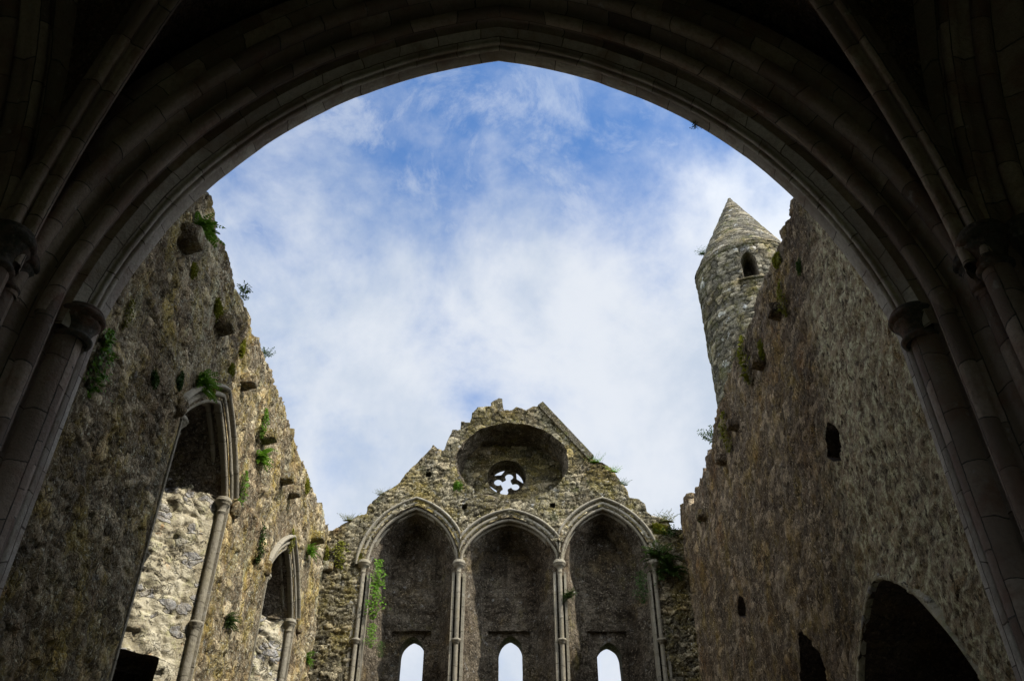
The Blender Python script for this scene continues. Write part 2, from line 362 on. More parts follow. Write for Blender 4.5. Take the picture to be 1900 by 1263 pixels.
def sheet(mapf, us, vs, outline=None, holes=(), disp=None, thick=None, attrf=None):
    """A surface of small faces over (u, v), cut by an outline and by openings whose rims follow their polygons.
    mapf(u, v, d) gives the point, d being the height above the surface.
    Returns verts, faces, attributes and the rims of the openings for building the reveals."""
    us, vs = np.asarray(us), np.asarray(vs); nu, nv = len(us), len(vs)
    U, V = np.meshgrid(us, vs, indexing='ij')
    fu = 0.25*(U[:-1, :-1]+U[1:, :-1]+U[1:, 1:]+U[:-1, 1:]); fv = 0.25*(V[:-1, :-1]+V[1:, :-1]+V[1:, 1:]+V[:-1, 1:])
    keep = np.ones(fu.shape, bool)
    if outline is not None: keep &= inside(outline, fu, fv)
    for h in holes: keep &= ~inside(h, fu, fv)
    idx = np.arange(nu*nv).reshape(nu, nv)
    q = np.stack([idx[:-1, :-1], idx[1:, :-1], idx[1:, 1:], idx[:-1, 1:]], -1)[keep]
    e = np.concatenate([q[:, [0, 1]], q[:, [1, 2]], q[:, [2, 3]], q[:, [3, 0]]])
    key = e[:, 0]*(nu*nv)+e[:, 1]; rev = e[:, 1]*(nu*nv)+e[:, 0]
    be = e[~np.isin(key, rev)]                               # rim edges
    u, v = U.ravel().copy(), V.ravel().copy()
    bv = np.unique(be)
    owner = np.full(nu*nv, -9); bd = np.full(len(bv), 1e9); nx, ny = u[bv].copy(), v[bv].copy(); own = np.full(len(bv), -1)
    polys = ([outline] if outline is not None else [])+list(holes)
    for k, pl in enumerate(polys):
        px, py, d = nearest(pl, u[bv], v[bv]); m = d < bd
        nx, ny, bd, own = np.where(m, px, nx), np.where(m, py, ny), np.where(m, d, bd), np.where(m, k, own)
    step = max(us[-1]-us[-2], vs[-1]-vs[-2])*1.6
    ok = bd < step
    d0 = disp(u, v) if disp is not None else np.zeros(u.shape)
    at = attrf(u, v) if attrf is not None else {}
    u[bv] = np.where(ok, nx, u[bv]); v[bv] = np.where(ok, ny, v[bv])
    base = 0 if outline is not None else 1
    owner[bv] = np.where(ok, own+base, -5)                   # 0 = outline, 1.. = openings, -5 = sheet border
    verts = mapf(u, v, d0)
    used = np.unique(q); remap = np.full(nu*nv, -1); remap[used] = np.arange(len(used))
    faces = remap[q].tolist()
    verts = verts[used]; at = {k: a[used] for k, a in at.items()}
    rims = {}
    for k in range(0, len(holes)+1):
        if k == 0: m = (owner[be[:, 0]] <= 0) & (owner[be[:, 1]] <= 0)
        else: m = (owner[be[:, 0]] == k) | (owner[be[:, 1]] == k)
        rims[k] = (be[m], u, v, d0)
    if thick:                                                # give the outline its thickness, ragged along the top
        E, uu, vv, dd = rims[0]
        ids = np.unique(E); loc = {int(i): n for n, i in enumerate(ids)}; L = max(2, int(thick/0.12))
        allv = [verts]; n0 = len(verts); extra = {k: [] for k in at}
        for l in range(1, L+1):
            t = thick*l/L
            jx = 0.10*fbm(uu[ids]*2.7+l*0.9, vv[ids]*2.7+l*1.3, 40); jy = 0.14*fbm(uu[ids]*2.5+l*1.1, vv[ids]*2.5-l*0.7, 50)
            allv.append(mapf(uu[ids]+jx, vv[ids]+jy, dd[ids]*(1-l/L)-t))
            for k in at: extra[k].append(at[k][remap[ids]])
        for a, b in E:
            ra, rb = remap[a], remap[b]; ia, ib = loc[int(a)], loc[int(b)]
            prev = (ra, rb)
            for l in range(1, L+1):
                o = n0+(l-1)*len(ids); cur = (o+ia, o+ib)
                faces.append([int(prev[1]), int(prev[0]), int(cur[0]), int(cur[1])]); prev = cur
        verts = np.concatenate(allv); at = {k: np.concatenate([at[k]]+extra[k]) for k in at}
    return verts, faces, at, rims

def reveal(mapf, rim, depth, shrink=lambda u, v, t: (u, v), rough=0.03, layer=0.06, sel=None):
    """the inside of an opening: its rim carried back into the wall"""
    E, uu, vv, dd = rim
    if sel is not None:
        m = sel(uu[E].mean(1), vv[E].mean(1)); E = E[m]
    ids = np.unique(E); loc = {int(i): n for n, i in enumerate(ids)}; L = max(2, int(depth/layer)); n = len(ids)
    vs, st, fs = [], [], []
    for l in range(L+1):
        t = l/L; us_, vs_2 = shrink(uu[ids], vv[ids], t)
        w = min(1, l/2.0)*rough
        jx = w*2*fbm(uu[ids]*3+t*depth*5, vv[ids]*3+t*depth*2, 60); jy = w*2*fbm(uu[ids]*3.3-t*depth*4, vv[ids]*3.1+t*depth*4, 70)
        vs.append(mapf(us_+jx, vs_2+jy, dd[ids]*(1-min(1, t*4))-depth*t))
    for a, b in E:
        ia, ib = loc[int(a)], loc[int(b)]
        for l in range(L):
            fs.append([l*n+ib, l*n+ia, (l+1)*n+ia, (l+1)*n+ib])
    return np.concatenate(vs), fs

# ------------------------------------------------------------------ pointed arches and mouldings
class Arch:
    """a two-centred arch of given half width and rise; cz lowers its centres"""
    def __init__(s, half, rise, cz=0.0):
        s.h, s.rise, s.cz = half, rise, cz
        s.xc = (rise**2-2*rise*cz-half**2)/(2*half); s.R = math.hypot(s.xc+half, cz)
    def pt(s, r, t):
        """t from -1 (left foot) over 0 (apex) to 1 (right foot), r outwards"""
        Rr = s.R+r; a0 = math.atan2(-s.cz, -(s.xc+s.h)); a0 = a0 if a0 > 0 else a0+2*math.pi
        a1 = math.acos(max(-1, min(1, -s.xc/Rr))); k = abs(t); a = a1+(a0-a1)*k
        x, z = s.xc+Rr*math.cos(a), s.cz+Rr*math.sin(a)
        return (x, z) if t <= 0 else (-x, z)
    def poly(s, uc, vs, bottom, n=24, r=0.0):
        a = [(uc+s.pt(r, t)[0], vs+s.pt(r, t)[1]) for t in np.linspace(-1, 1, 2*n+1)]
        return [(a[0][0], bottom)]+a+[(a[-1][0], bottom)]
def roll(c, rad, a0, a1, n=8):
    return [(c[0]+rad*math.cos(R(a)), c[1]+rad*math.sin(R(a))) for a in np.linspace(a0, a1, n)]
def loft(rows, flip=False):
    """rows: array (n, m, 3)"""
    n, m = rows.shape[:2]; f = []
    for i in range(n-1):
        for j in range(m-1):
            a = [i*m+j, i*m+j+1, (i+1)*m+j+1, (i+1)*m+j]; f.append(a[::-1] if flip else a)
    return rows.reshape(-1, 3), f
def sweep(arch, prof, place, n=40, foot=0.0, jitter=0.004, vous=0.5, seed=0, flip=False, spread=(0, 0)):
    """carry a moulding profile [(r, d)] round an arch; place(x, z, d) -> point. Returns verts, faces, uv"""
    rng = random.Random(seed); rows, uv = [], []; s = 0.0; last = None
    ts = list(np.linspace(-1, 1, 2*n+1))
    seq = ([(-1, -foot)] if foot else [])+[(t, 0) for t in ts]+([(1, -foot)] if foot else [])
    pv = np.cumsum([0]+[math.dist(prof[i], prof[i+1]) for i in range(len(prof)-1)])
    offs = {}
    for t, dz in seq:
        x0, z0 = arch.pt(0, t)
        if last is not None: s += math.hypot(x0-last[0], z0+dz-last[1])
        last = (x0, z0+dz)
        k = int(s/vous); jr, jd = offs.setdefault(k, (rng.uniform(-jitter, jitter), rng.uniform(-jitter, jitter)))
        row = []
        for (r, d) in prof:
            x, z = arch.pt(r+jr, t); x += spread[t > 0]*math.copysign(1, t)*max(0, abs(t)-0.55)**2/0.2025; row.append(place(x, z+dz, d+jd))
        rows.append(row); uv += [(s, float(w)) for w in pv]
    v, f = loft(np.array(rows), flip); return v, f, uv
def column(prof_xy, zs, jit=0.0, flip=False):
    """vertical sweep of a plan profile"""
    pv = np.cumsum([0]+[math.dist(prof_xy[i], prof_xy[i+1]) for i in range(len(prof_xy)-1)])
    rows = np.array([[(x, y, z) for x, y in prof_xy] for z in zs]); uv = [(z, float(w)) for z in zs for w in pv]
    v, f = loft(rows, flip); return v, f, uv
def lathe(cx, cy, prof, n=24, flip=False):
    rows = np.array([[(cx+r*math.cos(a), cy+r*math.sin(a), z) for a in np.linspace(0, 2*math.pi, n+1)] for r, z in prof])
    s = np.cumsum([0]+[math.dist(prof[i], prof[i+1]) for i in range(len(prof)-1)])
    uv = [(float(s[i]), a*prof[i][0]) for i in range(len(prof)) for a in np.linspace(0, 2*math.pi, n+1)]
    v, f = loft(rows, flip); return v, f, uv
def capital_prof(z0, z1, r0, r1):
    """necking ring, bell and rounded abacus"""
    h = z1-z0
    p = [(r0, z0-0.02), (r0*1.22, z0), (r0*1.28, z0+0.04*h+0.01), (r0*1.1, z0+0.12*h), (r0*1.04, z0+0.18*h)]
    for k in range(6):
        t = k/5; p.append((r0*1.04+(r1*0.86-r0*1.04)*t**2.2, z0+h*(0.2+0.42*t)))
    p += [(r1*0.80, z0+h*0.66), (r1*0.95, z0+h*0.70), (r1, z0+h*0.78), (r1*0.97, z0+h*0.85), (r1*0.86, z0+h*0.88), (r1*0.9, z0+h*0.93), (r1*0.84, z1), (0.01, z1)]
    return p

# ------------------------------------------------------------------ ground
def ground():
    v, f = [], []
    n = 40; ext = 900.0
    g = np.sign(np.linspace(-1, 1, n+1))*np.abs(np.linspace(-1, 1, n+1))**3*ext
    rows = np.array([[(x, y, -0.03+0.15*float(fbm(np.array(x*0.2), np.array(y*0.2), 3, 3))*(1 if math.hypot(x, y-10) > 25 else 0)) for y in g] for x in g])
    v, f = loft(rows, True)
    o = mk('ground', v, f, M['grass']); o['kind'] = 'structure'
    v = [(-6.3, -3.4, 0.0), (6.0, -3.4, 0.0), (6.0, 7.0, 0.0), (-6.3, 7.0, 0.0)]
    g = [-4.9+9.4*k/40 for k in range(41)]; rows = np.array([[(x, y, 0.03+0.02*float(fbm(np.array(x*1.3), np.array(y*1.3), 4, 3))) for y in np.linspace(7.02, 21.4, 60)] for x in g])
    v2, f2 = loft(rows, True); o = mk('transept_bounce_floor', v2, f2, M['gravel']); o['kind'] = 'structure'  # pale floor out of view, added to bounce light onto the lower walls
    o = mk('crossing_floor', [(x, y, 0.05) for x, y, _ in v], [[0, 1, 2, 3]], M['flag']); o['kind'] = 'structure'
ground()

# ------------------------------------------------------------------ the crossing: arch in front of the camera, vault and tower walls
ZS = CZ+5.31
YA = 7.0
BIG = Arch(3.963, 4.94)
def crossing_arch():
    t = thing('crossing_arch', 'huge dark pointed arch of moulded stone framing the roofless transept and sky', 'arch', (AX, 6.5, 0))
    place = lambda x, z, d: (AX+x, YA+d, ZS+z)
    A = [(0.66, 0.0), (0.05, 0.0), (0.0, -0.045), (0.0, -0.12), (0.0, -0.19), (0.006, -0.2)]+roll((-0.004, -0.232), 0.028, 70, 290, 9)+[(0.022, -0.268), (0.022, -0.292)]+\
        roll((-0.002, -0.328), 0.03, 70, 290, 9)+[(0.022, -0.365), (0.06, -0.42), (0.11, -0.485)]
    B = [(0.11, -0.485), (0.15, -0.49), (0.19, -0.50), (0.205, -0.52)]+roll((0.225, -0.625), 0.085, 130, 345, 14)+[(0.335, -0.62), (0.365, -0.64)]
    Cc = [(0.365, -0.64), (0.368, -0.74), (0.385, -0.80)]+roll((0.475, -0.885), 0.10, 140, 345, 14)+[(0.60, -0.87), (0.64, -0.90), (0.64, -0.99), (0.80, -1.02), (0.95, -1.04)]
    for k, (pr, vl) in enumerate(((A, 0.55), (B, 0.62), (Cc, 0.58))):
        v, f, uv = sweep(BIG, pr, place, 44, 0.0, 0.005, vl, 5+k, False, (0.09, 0.15))
        mk('arch_order', v, f, M['pale' if k == 0 else 'ashlar'], t, True, uv)
    # jambs: chamfer, big half shaft, edge roll, two vault shafts
    for sgn in (-1, 1):
        X = lambda r: AX+sgn*(3.963+(0.09 if sgn < 0 else 0.15)+r)
        zs = np.linspace(0.0, ZS+0.32, 26)
        def jamb(name, pr, m='ashlar'):
            v, f, uv = column([(X(r), YA+d) for r, d in pr], zs, flip=(sgn < 0)); mk(name, v, f, M[m], t, True, uv)
        jamb('jamb', [(1.4, 0.0), (0.01, 0.0), (0.0, -0.015), (0.0, -0.17), (0.03, -0.18), (0.05, -0.2), (0.16, -0.24), (0.2, -0.40), (0.215, -0.44)], 'pale')
        jamb('jamb', [(0.215, -0.44), (0.2, -0.5)]+roll((0.205, -0.61), 0.085, 120, 340, 12)+[(0.3, -0.62), (0.36, -0.66), (0.38, -0.80), (0.42, -0.84), (0.62, -0.9), (0.72, -1.06), (1.05, -1.15), (1.5, -1.6)])
        for nm, (r, d, rad, z0, z1, rc) in (('respond_shaft', (0.125, -0.27, 0.145, ZS-0.06, ZS+0.30, 0.24)), ('vault_shaft', (0.50, -0.90, 0.11, ZS+0.05, ZS+0.5, 0.21)), ('vault_shaft', (0.45, -1.18, 0.13, ZS+0.05, ZS+0.5, 0.25)), ('vault_shaft', (0.80, -1.30, 0.12, ZS+0.05, ZS+0.5, 0.22))):
            v, f, uv = lathe(X(r), YA+d, [(rad, z) for z in np.linspace(0, z0, 14)], 28, True); s = mk(nm, v, f, M['ashlar'], t, True, uv)
            v, f, uv = lathe(X(r-(0.05 if nm == 'respond_shaft' else 0)), YA+d, capital_prof(z0, z1, rad, rc), 32, True); mk('capital', v, f, M['ashlar'], s, True, [(0.5, 0.2)]*len(v))
crossing_arch()

YC = 2.1                                 # centre of the crossing
CORN = (4.45, 3.72)                      # half sizes of the vault from its centre to the springing
def crossing_vault():
    t = thing('rib_vault', 'dark rubble vault with pale double-rolled ribs over the crossing', 'vault', (AX, YC, ZS))
    zb, b = CZ+5.5, 4.85
    def diag(s):                          # s 0..1 springing -> crown, height of an elliptic rib
        return zb+b*math.sqrt(max(0, 1-(1-s)**2))
    S = (1-np.cos(np.linspace(0, math.pi/2, 34)))**1.0
    pr = [(-0.17, 0.22), (-0.16, 0.05), (-0.135, 0.0)]+[(-0.085+0.055*math.cos(R(a)), -0.02+0.055*math.sin(R(a))) for a in np.linspace(170, 350, 8)]+\
         [(0.0, 0.035)]+[(0.085+0.055*math.cos(R(a)), -0.02+0.055*math.sin(R(a))) for a in np.linspace(190, 370, 8)]+[(0.135, 0.0), (0.16, 0.05), (0.17, 0.22)]
    for sx in (-1, 1):
        for sy in (-1, 1):
            rows, uv = [], []; s_len = 0; last = None
            hx, hy = sx*CORN[0], sy*CORN[1]; L = math.hypot(hx, hy); B = np.array((-hy/L, hx/L, 0))
            cen = [np.array((AX+hx, YC+hy, zb-0.03))]+[np.array((AX+hx*(1-s), YC+hy*(1-s), diag(s))) for s in S]
            for i, c in enumerate(cen):
                tg = cen[min(i+1, len(cen)-1)]-cen[max(i-1, 0)]; tg /= np.linalg.norm(tg)
                nn = np.cross(B, tg); nn = nn if np.dot(nn, (hx, hy, 2.0)) > 0 else -nn
                if last is not None: s_len += np.linalg.norm(c-last)
                last = c; rows.append([c+B*p+nn*q for p, q in pr]); uv += [(s_len, p) for p, q in pr]
            v, f = loft(np.array(rows)); mk('rib', v, f, M['ashlar'], t, True, uv)
    # four webs, each ruled from its wall arch to the diagonals
    S2 = (1-np.cos(np.linspace(0, math.pi/2, 26)))
    for axis in (0, 1):
        for sg in (-1, 1):
            rows = []
            for sd in (-1, 1):
                for s in (S2 if sd < 0 else S2[::-1]):
                    a = CORN[1-axis] if axis == 0 else CORN[0]
                    hx, hy = CORN
                    if axis == 0: w = np.array((AX+sd*hx*1.12*(1-s), YC+sg*(hy+0.2), ZS+0.1+5.55*math.sqrt(max(0, 1-(1-s)**2.2)))); d = np.array((AX+sd*hx*(1-s), YC+sg*hy*(1-s), diag(s)+0.12))
                    else: w = np.array((AX+sg*(hx+0.25), YC+sd*hy*1.08*(1-s), ZS+0.1+5.2*math.sqrt(max(0, 1-(1-s)**2.2)))); d = np.array((AX+sg*hx*(1-s), YC+sd*hy*(1-s), diag(s)+0.12))
                    row = []
                    for k in np.linspace(0, 1, 12):
                        q = w*(1-k)+d*k; q[2] += 0.35*math.sin(math.pi*k)*s
                        row.append(q+0.03*np.array((0, 0, float(fbm(np.array(q[0]*2), np.array(q[1]*2), 5, 3)))))
                    rows.append(row)
            v, f = loft(np.array(rows)); mk('vault_web', v, f, M['vault'], t, True)
crossing_vault()

def side_arches():
    for sg, lab in ((-1, 'dark moulded crossing arch rising out of the picture beyond the left rib'), (1, 'dark moulded crossing arch rising out of the picture beyond the right rib')):
        t = thing('side_arch', lab, 'arch', (AX+sg*5.2, YC, 0), 'side arches of the crossing')
        ar = Arch(3.3, 4.9)
        place = lambda x, z, d: (AX+sg*(5.5+d), YC+x, ZS+z)
        pr = [(0.9, 0.0), (0.04, 0.0), (0.0, -0.05), (0.0, -0.28), (-0.015, -0.3), (-0.01, -0.34), (0.10, -0.45), (0.17, -0.48)]+roll((0.24, -0.58), 0.09, 130, 345, 10)+\
             [(0.36, -0.58), (0.37, -0.68)]+roll((0.46, -0.78), 0.1, 140, 345, 10)+[(0.6, -0.8), (0.65, -0.9), (0.95, -0.95)]
        v, f, uv = sweep(ar, pr, place, 34, ZS-0.02, 0.005, 0.55, 11, sg < 0); mk('arch_order', v, f, M['ashlar'], t, True, uv)
        xw = AX+sg*5.52
        v = [(xw, -3.2, 0), (xw, 7.0, 0), (xw, 7.0, 13.2), (xw, -3.2, 13.2)]
        mk('light_blocking_wall', v, [[0, 1, 2, 3] if sg > 0 else [3, 2, 1, 0]], M['vault'], t, False)  # added to close the open side arch and keep the crossing dark
side_arches()

def box(x0, x1, y0, y1, z0, z1):
    v = [(x0, y0, z0), (x1, y0, z0), (x1, y1, z0), (x0, y1, z0), (x0, y0, z1), (x1, y0, z1), (x1, y1, z1), (x0, y1, z1)]
    return v, [[3, 2, 1, 0], [4, 5, 6, 7], [0, 1, 5, 4], [1, 2, 6, 5], [2, 3, 7, 6], [3, 0, 4, 7]]
def crossing_tower():
    t = thing('crossing_tower', 'square stone tower carried on the crossing arches above the viewer', 'tower', (AX, YC, 0))
    mapN = lambda u, v, d: np.stack([u, np.full(u.shape, YA-0.004)+d, v], -1)
    hole = BIG.poly(AX, ZS, -1, 24, 0.35)
    v, f, a, r = sheet(mapN, np.linspace(-6.98, 5.42, 42), np.arange(0, 24.1, 0.3), None, [hole])
    mk('north_wall', v, f, M['vault'], t, False)
    mapS = lambda u, v, d: np.stack([-u, np.full(u.shape, -3.6), v], -1)
    v, f, a, r = sheet(mapS, np.linspace(-5.42, 6.98, 42), np.arange(0, 24.1, 0.3), None, [Arch(1.3, 1.7).poly(-AX, 5.8, -1, 24, 0.0)])  # unseen opening, shaped to let fill light onto the crossing arch
    mk('south_wall', v, f, M['vault'], t, False)
    for nm, b in (('west_wall', (-7.0, -6.0, -3.6, YA-0.03, 0, 24)), ('east_wall', (5.36, 5.43, -3.6, YA-0.03, 0, 24)), ('roof', (-7.0, 5.43, -3.9, YA, 24, 24.3))):
        v, f = box(*b); mk(nm, v, f, M['vault'], t, False)
crossing_tower()

# ------------------------------------------------------------------ rubble relief
def stones(p, q, sx, sy, seed, amp=0.05, extra=0.02):
    wp = p+0.25*sx*fbm(p/sx*0.5, q/sy*0.5, seed+3, 2); wq = q+0.35*sy*fbm(p/sx*0.4, q/sy*0.5, seed+4, 2)
    e, idr = vor(wp/sx, wq/sy, seed)
    h = smooth(e, 0.0, 0.16)*amp+(idr-0.5)*amp*0.9+amp*0.5*vnoise(p/sx*1.9, q/sy*1.9, seed+6)
    return h+extra*fbm(p*6, q*6, seed+8, 4)*1.6+extra*fbm(p*1.1, q*1.1, seed+9, 3)*2.5, e, idr
def rubble_fns(sx, sy, seed, amp, extra, warp=None):
    cache = {}
    def calc(u, v):
        k = (len(u), float(u[0]), float(v[-1]))
        if k not in cache: cache[k] = stones(*(warp(u, v) if warp else (u, v)), sx, sy, seed, amp, extra)
        return cache[k]
    return (lambda u, v: calc(u, v)[0]), (lambda u, v: {'joint': calc(u, v)[1], 'stone': calc(u, v)[2]})

def moulding(t, place, arch, prof, mat, foot=0.0, seed=1, flip=False, n=22):
    v, f, uv = sweep(arch, prof, place, n, foot, 0.003, 0.5, seed, flip)
    return mk('arch_moulding', v, f, mat, t, True, uv)
MP = [(0.36, -0.05), (0.36, 0.06), (0.335, 0.10), (0.30, 0.10), (0.285, 0.06), (0.28, -0.03), (0.255, -0.06), (0.232, -0.04)]+\
     [(0.19+0.045*math.cos(R(a)), 0.0+0.045*math.sin(R(a))) for a in np.linspace(20, 205, 8)]+[(0.142, -0.09), (0.118, -0.10), (0.112, -0.06)]+\
     [(0.07+0.042*math.cos(R(a)), -0.05+0.042*math.sin(R(a))) for a in np.linspace(20, 225, 8)]+[(0.035, -0.11), (0.085, -0.15), (0.10, -0.19)]+\
     [(0.045+0.045*math.cos(R(a)), -0.235+0.045*math.sin(R(a))) for a in np.linspace(60, 270, 8)]+[(0.09, -0.29), (0.11, -0.34), (0.115, -0.42)]

def corbel(t, pos, nrm, w, h, dp, seed):
    """rough projecting stone"""
    rng = random.Random(seed); n = 6; pts = []; f = []
    side = Vector((-nrm[1], nrm[0], 0)); nn = Vector(nrm)
    rows = []
    for i in range(7):                   # rings from the wall outwards
        k = i/6; row = []
        sc_ = 1.0-0.22*max(0, k-0.5)*2; drop = 0.35*h*(max(0, 0.35-k))*0
        for j in range(17):
            a = 2*math.pi*j/16; ca, sa = math.cos(a), math.sin(a); m = (abs(ca)**14+abs(sa)**14)**(-1/14)
            jj = 1+0.13*float(fbm(np.array(math.cos(a)*1.5+seed), np.array(math.sin(a)*1.5+k*2), seed, 3))
            z = sa*m*h/2*jj*sc_
            if sa < 0: z *= 1-0.22*k      # the underside slopes up towards the face
            row.append(tuple(Vector(pos)+side*(ca*m*w/2*jj*sc_)+nn*(-0.12+dp*k+(0.12*k))+Vector((0, 0, z))))
        rows.append(row)
    c = tuple(Vector(pos)+nn*dp*1.02); rows.append([c]*17)
    v, fs = loft(np.array(rows)); return mk('corbel', v, fs, M['east' if nrm[0] < 0 else 'west'], t, True, None, {'stone': [0.4]*len(v), 'joint': [0.5]*len(v)})

def jag(pts, step, amp, seed):
    """broken masonry edge through the given points"""
    rng = random.Random(seed); out = []
    for (a, b) in zip(pts[:-1], pts[1:]):
        L = math.dist(a, b); n = max(1, int(L/step))
        for k in range(n):
            t = k/n; out.append((a[0]+(b[0]-a[0])*t, a[1]+(b[1]-a[1])*t+rng.uniform(-amp, amp)))
            if rng.random() < 0.5 and n > 1: out.append((out[-1][0]+(b[0]-a[0])/n*rng.uniform(0.1, 0.3), out[-1][1]+rng.uniform(-amp, amp)))
    out.append(pts[-1]); return out

# ------------------------------------------------------------------ left (west) wall
def west_wall():
    t = thing('left_wall', 'tall sunlit roofless rubble wall on the left, with two pointed blind arches', 'wall', (XW, 14, 0))
    mapW = lambda u, v, d: np.stack([XW+d, u, v], -1)
    top = jag([(YA-0.05, CZ+10.45), (9.7, CZ+10.47), (10.8, CZ+10.52), (12.4, CZ+10.27), (14.3, CZ+10.4), (17.2, CZ+10.33), (19.6, CZ+10.32), (21.0, CZ+10.4), (22.2, CZ+10.35)], 0.24, 0.11, 4)
    outline = [(YA-0.05, -0.5)]+top+[(22.2, -0.5)]
    N1, N2 = Arch(1.27, 1.10, -1.9), Arch(1.27, 1.10, -1.9)
    zs = CZ+7.1; C1, C2 = 12.28, 18.02
    holes = [N1.poly(C1, zs, 1.5, 20, 0.1), N2.poly(C2, zs, 1.5, 20, 0.1)]
    dsp0, at = rubble_fns(0.26, 0.16, 11, 0.03, 0.035)
    dsp = lambda u, v: dsp0(u, v)*np.minimum(1, np.where(v < zs+1.3, np.minimum(smooth(np.abs(u-C1), 1.33, 1.7), smooth(np.abs(u-C2), 1.33, 1.7)), 1)+0.12)
    vs = np.concatenate([np.arange(0, 3.6, 0.3), np.arange(3.6, CZ+10.9, 0.042)])
    v, f, a, rims = sheet(mapW, np.arange(YA-0.05, 21.95, 0.042), vs, outline, holes, dsp, 1.2, at)
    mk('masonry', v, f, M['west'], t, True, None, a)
    for k, C in ((1, C1), (2, C2)):
        def shrink(u, v, s):
            return C+(u-C)*(1-0.62*s), np.where(v > zs, zs+(v-zs)*(1-0.25*s), v)
        right = (lambda u, v: ~((u > C) & (v < zs+0.02)))
        v, f = reveal(mapW, rims[k], 1.3, shrink, 0.03, 0.07, right)
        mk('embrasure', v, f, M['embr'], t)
        # the splayed right-hand side, rough plaster facing the sun; a passage opens in the nearer one
        p0 = np.array((XW-0.02, C+1.36, 0)); p1 = np.array((XW-1.3, C+1.36*0.38, 0)); eu = (p1-p0); L = np.linalg.norm(eu); eu /= L
        en = np.array((-eu[1], eu[0], 0)); en = en if en[1] < 0 else -en
        mapR = lambda u, v, d: p0+np.multiply.outer(u, eu)+np.multiply.outer(d, en)+np.multiply.outer(v, np.array((0, 0, 1.0)))
        holeR = [[(0.50, 2.6), (0.50, CZ+4.36), (1.25, CZ+4.38), (1.25, 2.6)]] if k == 1 else []
        def dspR(u, v): return smooth(u, 0.22, 0.38)*(stones(u, v, 0.42, 0.30, 31+k, 0.035, 0.05)[0])
        def atR(u, v):
            _, e, i = stones(u, v, 0.42, 0.30, 31+k, 0.035, 0.03); return {'joint': e*0.5+0.14, 'stone': i}
        v, f, a, rr = sheet(mapR, np.arange(0, L+0.02, 0.028), np.arange(1.5, zs+0.32, 0.028), None, holeR, dspR, None, atR)
        sp = mk('splayed_side', v, f, M['plaster'], t, True, None, a)
        if k == 1:
            v, f = reveal(mapR, rr[1], 1.0, rough=0.01); mk('passage', v, f, M['embr'], sp)
            q = [mapR(np.array([uu]), np.array([vv]), np.array([-1.0]))[0] for uu, vv in ((0.3, 2.0), (1.4, 2.0), (1.4, 6.6), (0.3, 6.6))]
            mk('passage_back', q, [[0, 1, 2, 3]], M['embr'], sp, False)
        bx = XW-1.29
        mk('embrasure_back', [(bx, C-1.4, 0.5), (bx, C+1.4, 0.5), (bx, C+1.4, zs+1.5), (bx, C-1.4, zs+1.5)], [[0, 1, 2, 3]], M['embr'], t, False)
        moulding(t, lambda x, z, d: (XW+d, C+x, zs+z), N1, MP, M['trim'], 0.0, 3+k, True)
        for sg in (-1, 1):
            yy = C+sg*1.29
            v, f, uv = lathe(XW-0.06, yy, [(0.066, z) for z in np.linspace(1.5, zs-0.22, 9)], 18, True); sh = mk('shaft', v, f, M['trim'], t, True, uv)
            v, f, uv = lathe(XW-0.06, yy, capital_prof(zs-0.24, zs+0.04, 0.066, 0.145), 24, True); mk('capital', v, f, M['trim'], sh, True, uv)
            zr = CZ+4.95
            v, f, uv = lathe(XW-0.06, yy, [(0.066, zr-0.1), (0.085, zr-0.07), (0.09, zr-0.02), (0.11, zr), (0.11, zr+0.035), (0.066, zr+0.045)], 18, True); mk('shaft_ring', v, f, M['trim'], sh, True, uv)
            v, f = box(XW-0.3, XW+0.035, yy-0.10 if sg < 0 else yy+0.055, yy-0.055 if sg < 0 else yy+0.10, 1.5, zs-0.03); 
            mk('jamb_stone', v, f, M['trim'], t, False, [(z, y) for x, y, z in v])
            # worn carved head where the hood ends
            b = lathe(XW+0.06, C+sg*1.62, [(0.01, zs-0.16), (0.07, zs-0.13), (0.10, zs-0.05), (0.085, zs+0.02), (0.10, zs+0.08), (0.06, zs+0.15), (0.01, zs+0.17)], 10, True)
            vv = np.array(b[0]); vv = vv+0.03*np.stack([fbm(vv[:, 2]*9, vv[:, 1]*9, 5), fbm(vv[:, 2]*9, vv[:, 0]*9, 6), fbm(vv[:, 0]*9, vv[:, 1]*9, 7)], -1)
            mk('label_stop', vv, b[1], M['west'], t, True, None, {'stone': [0.3]*len(vv), 'joint': [0.4]*len(vv)})
    for k, (u, v, w, h) in enumerate(((340, 445, 0.42, 0.42), (404, 603, 0.34, 0.36), (447, 708, 0.30, 0.30), (487, 810, 0.28, 0.30), (520, 886, 0.30, 0.30), (533, 913, 0.30, 0.30), (580, 997, 0.40, 0.32), (598, 1052, 0.34, 0.30))):
        p = P(u, v, 'W'); corbel(t, p, (1, 0, 0), w*0.88, h*0.9, 0.28, k+1)
west_wall()

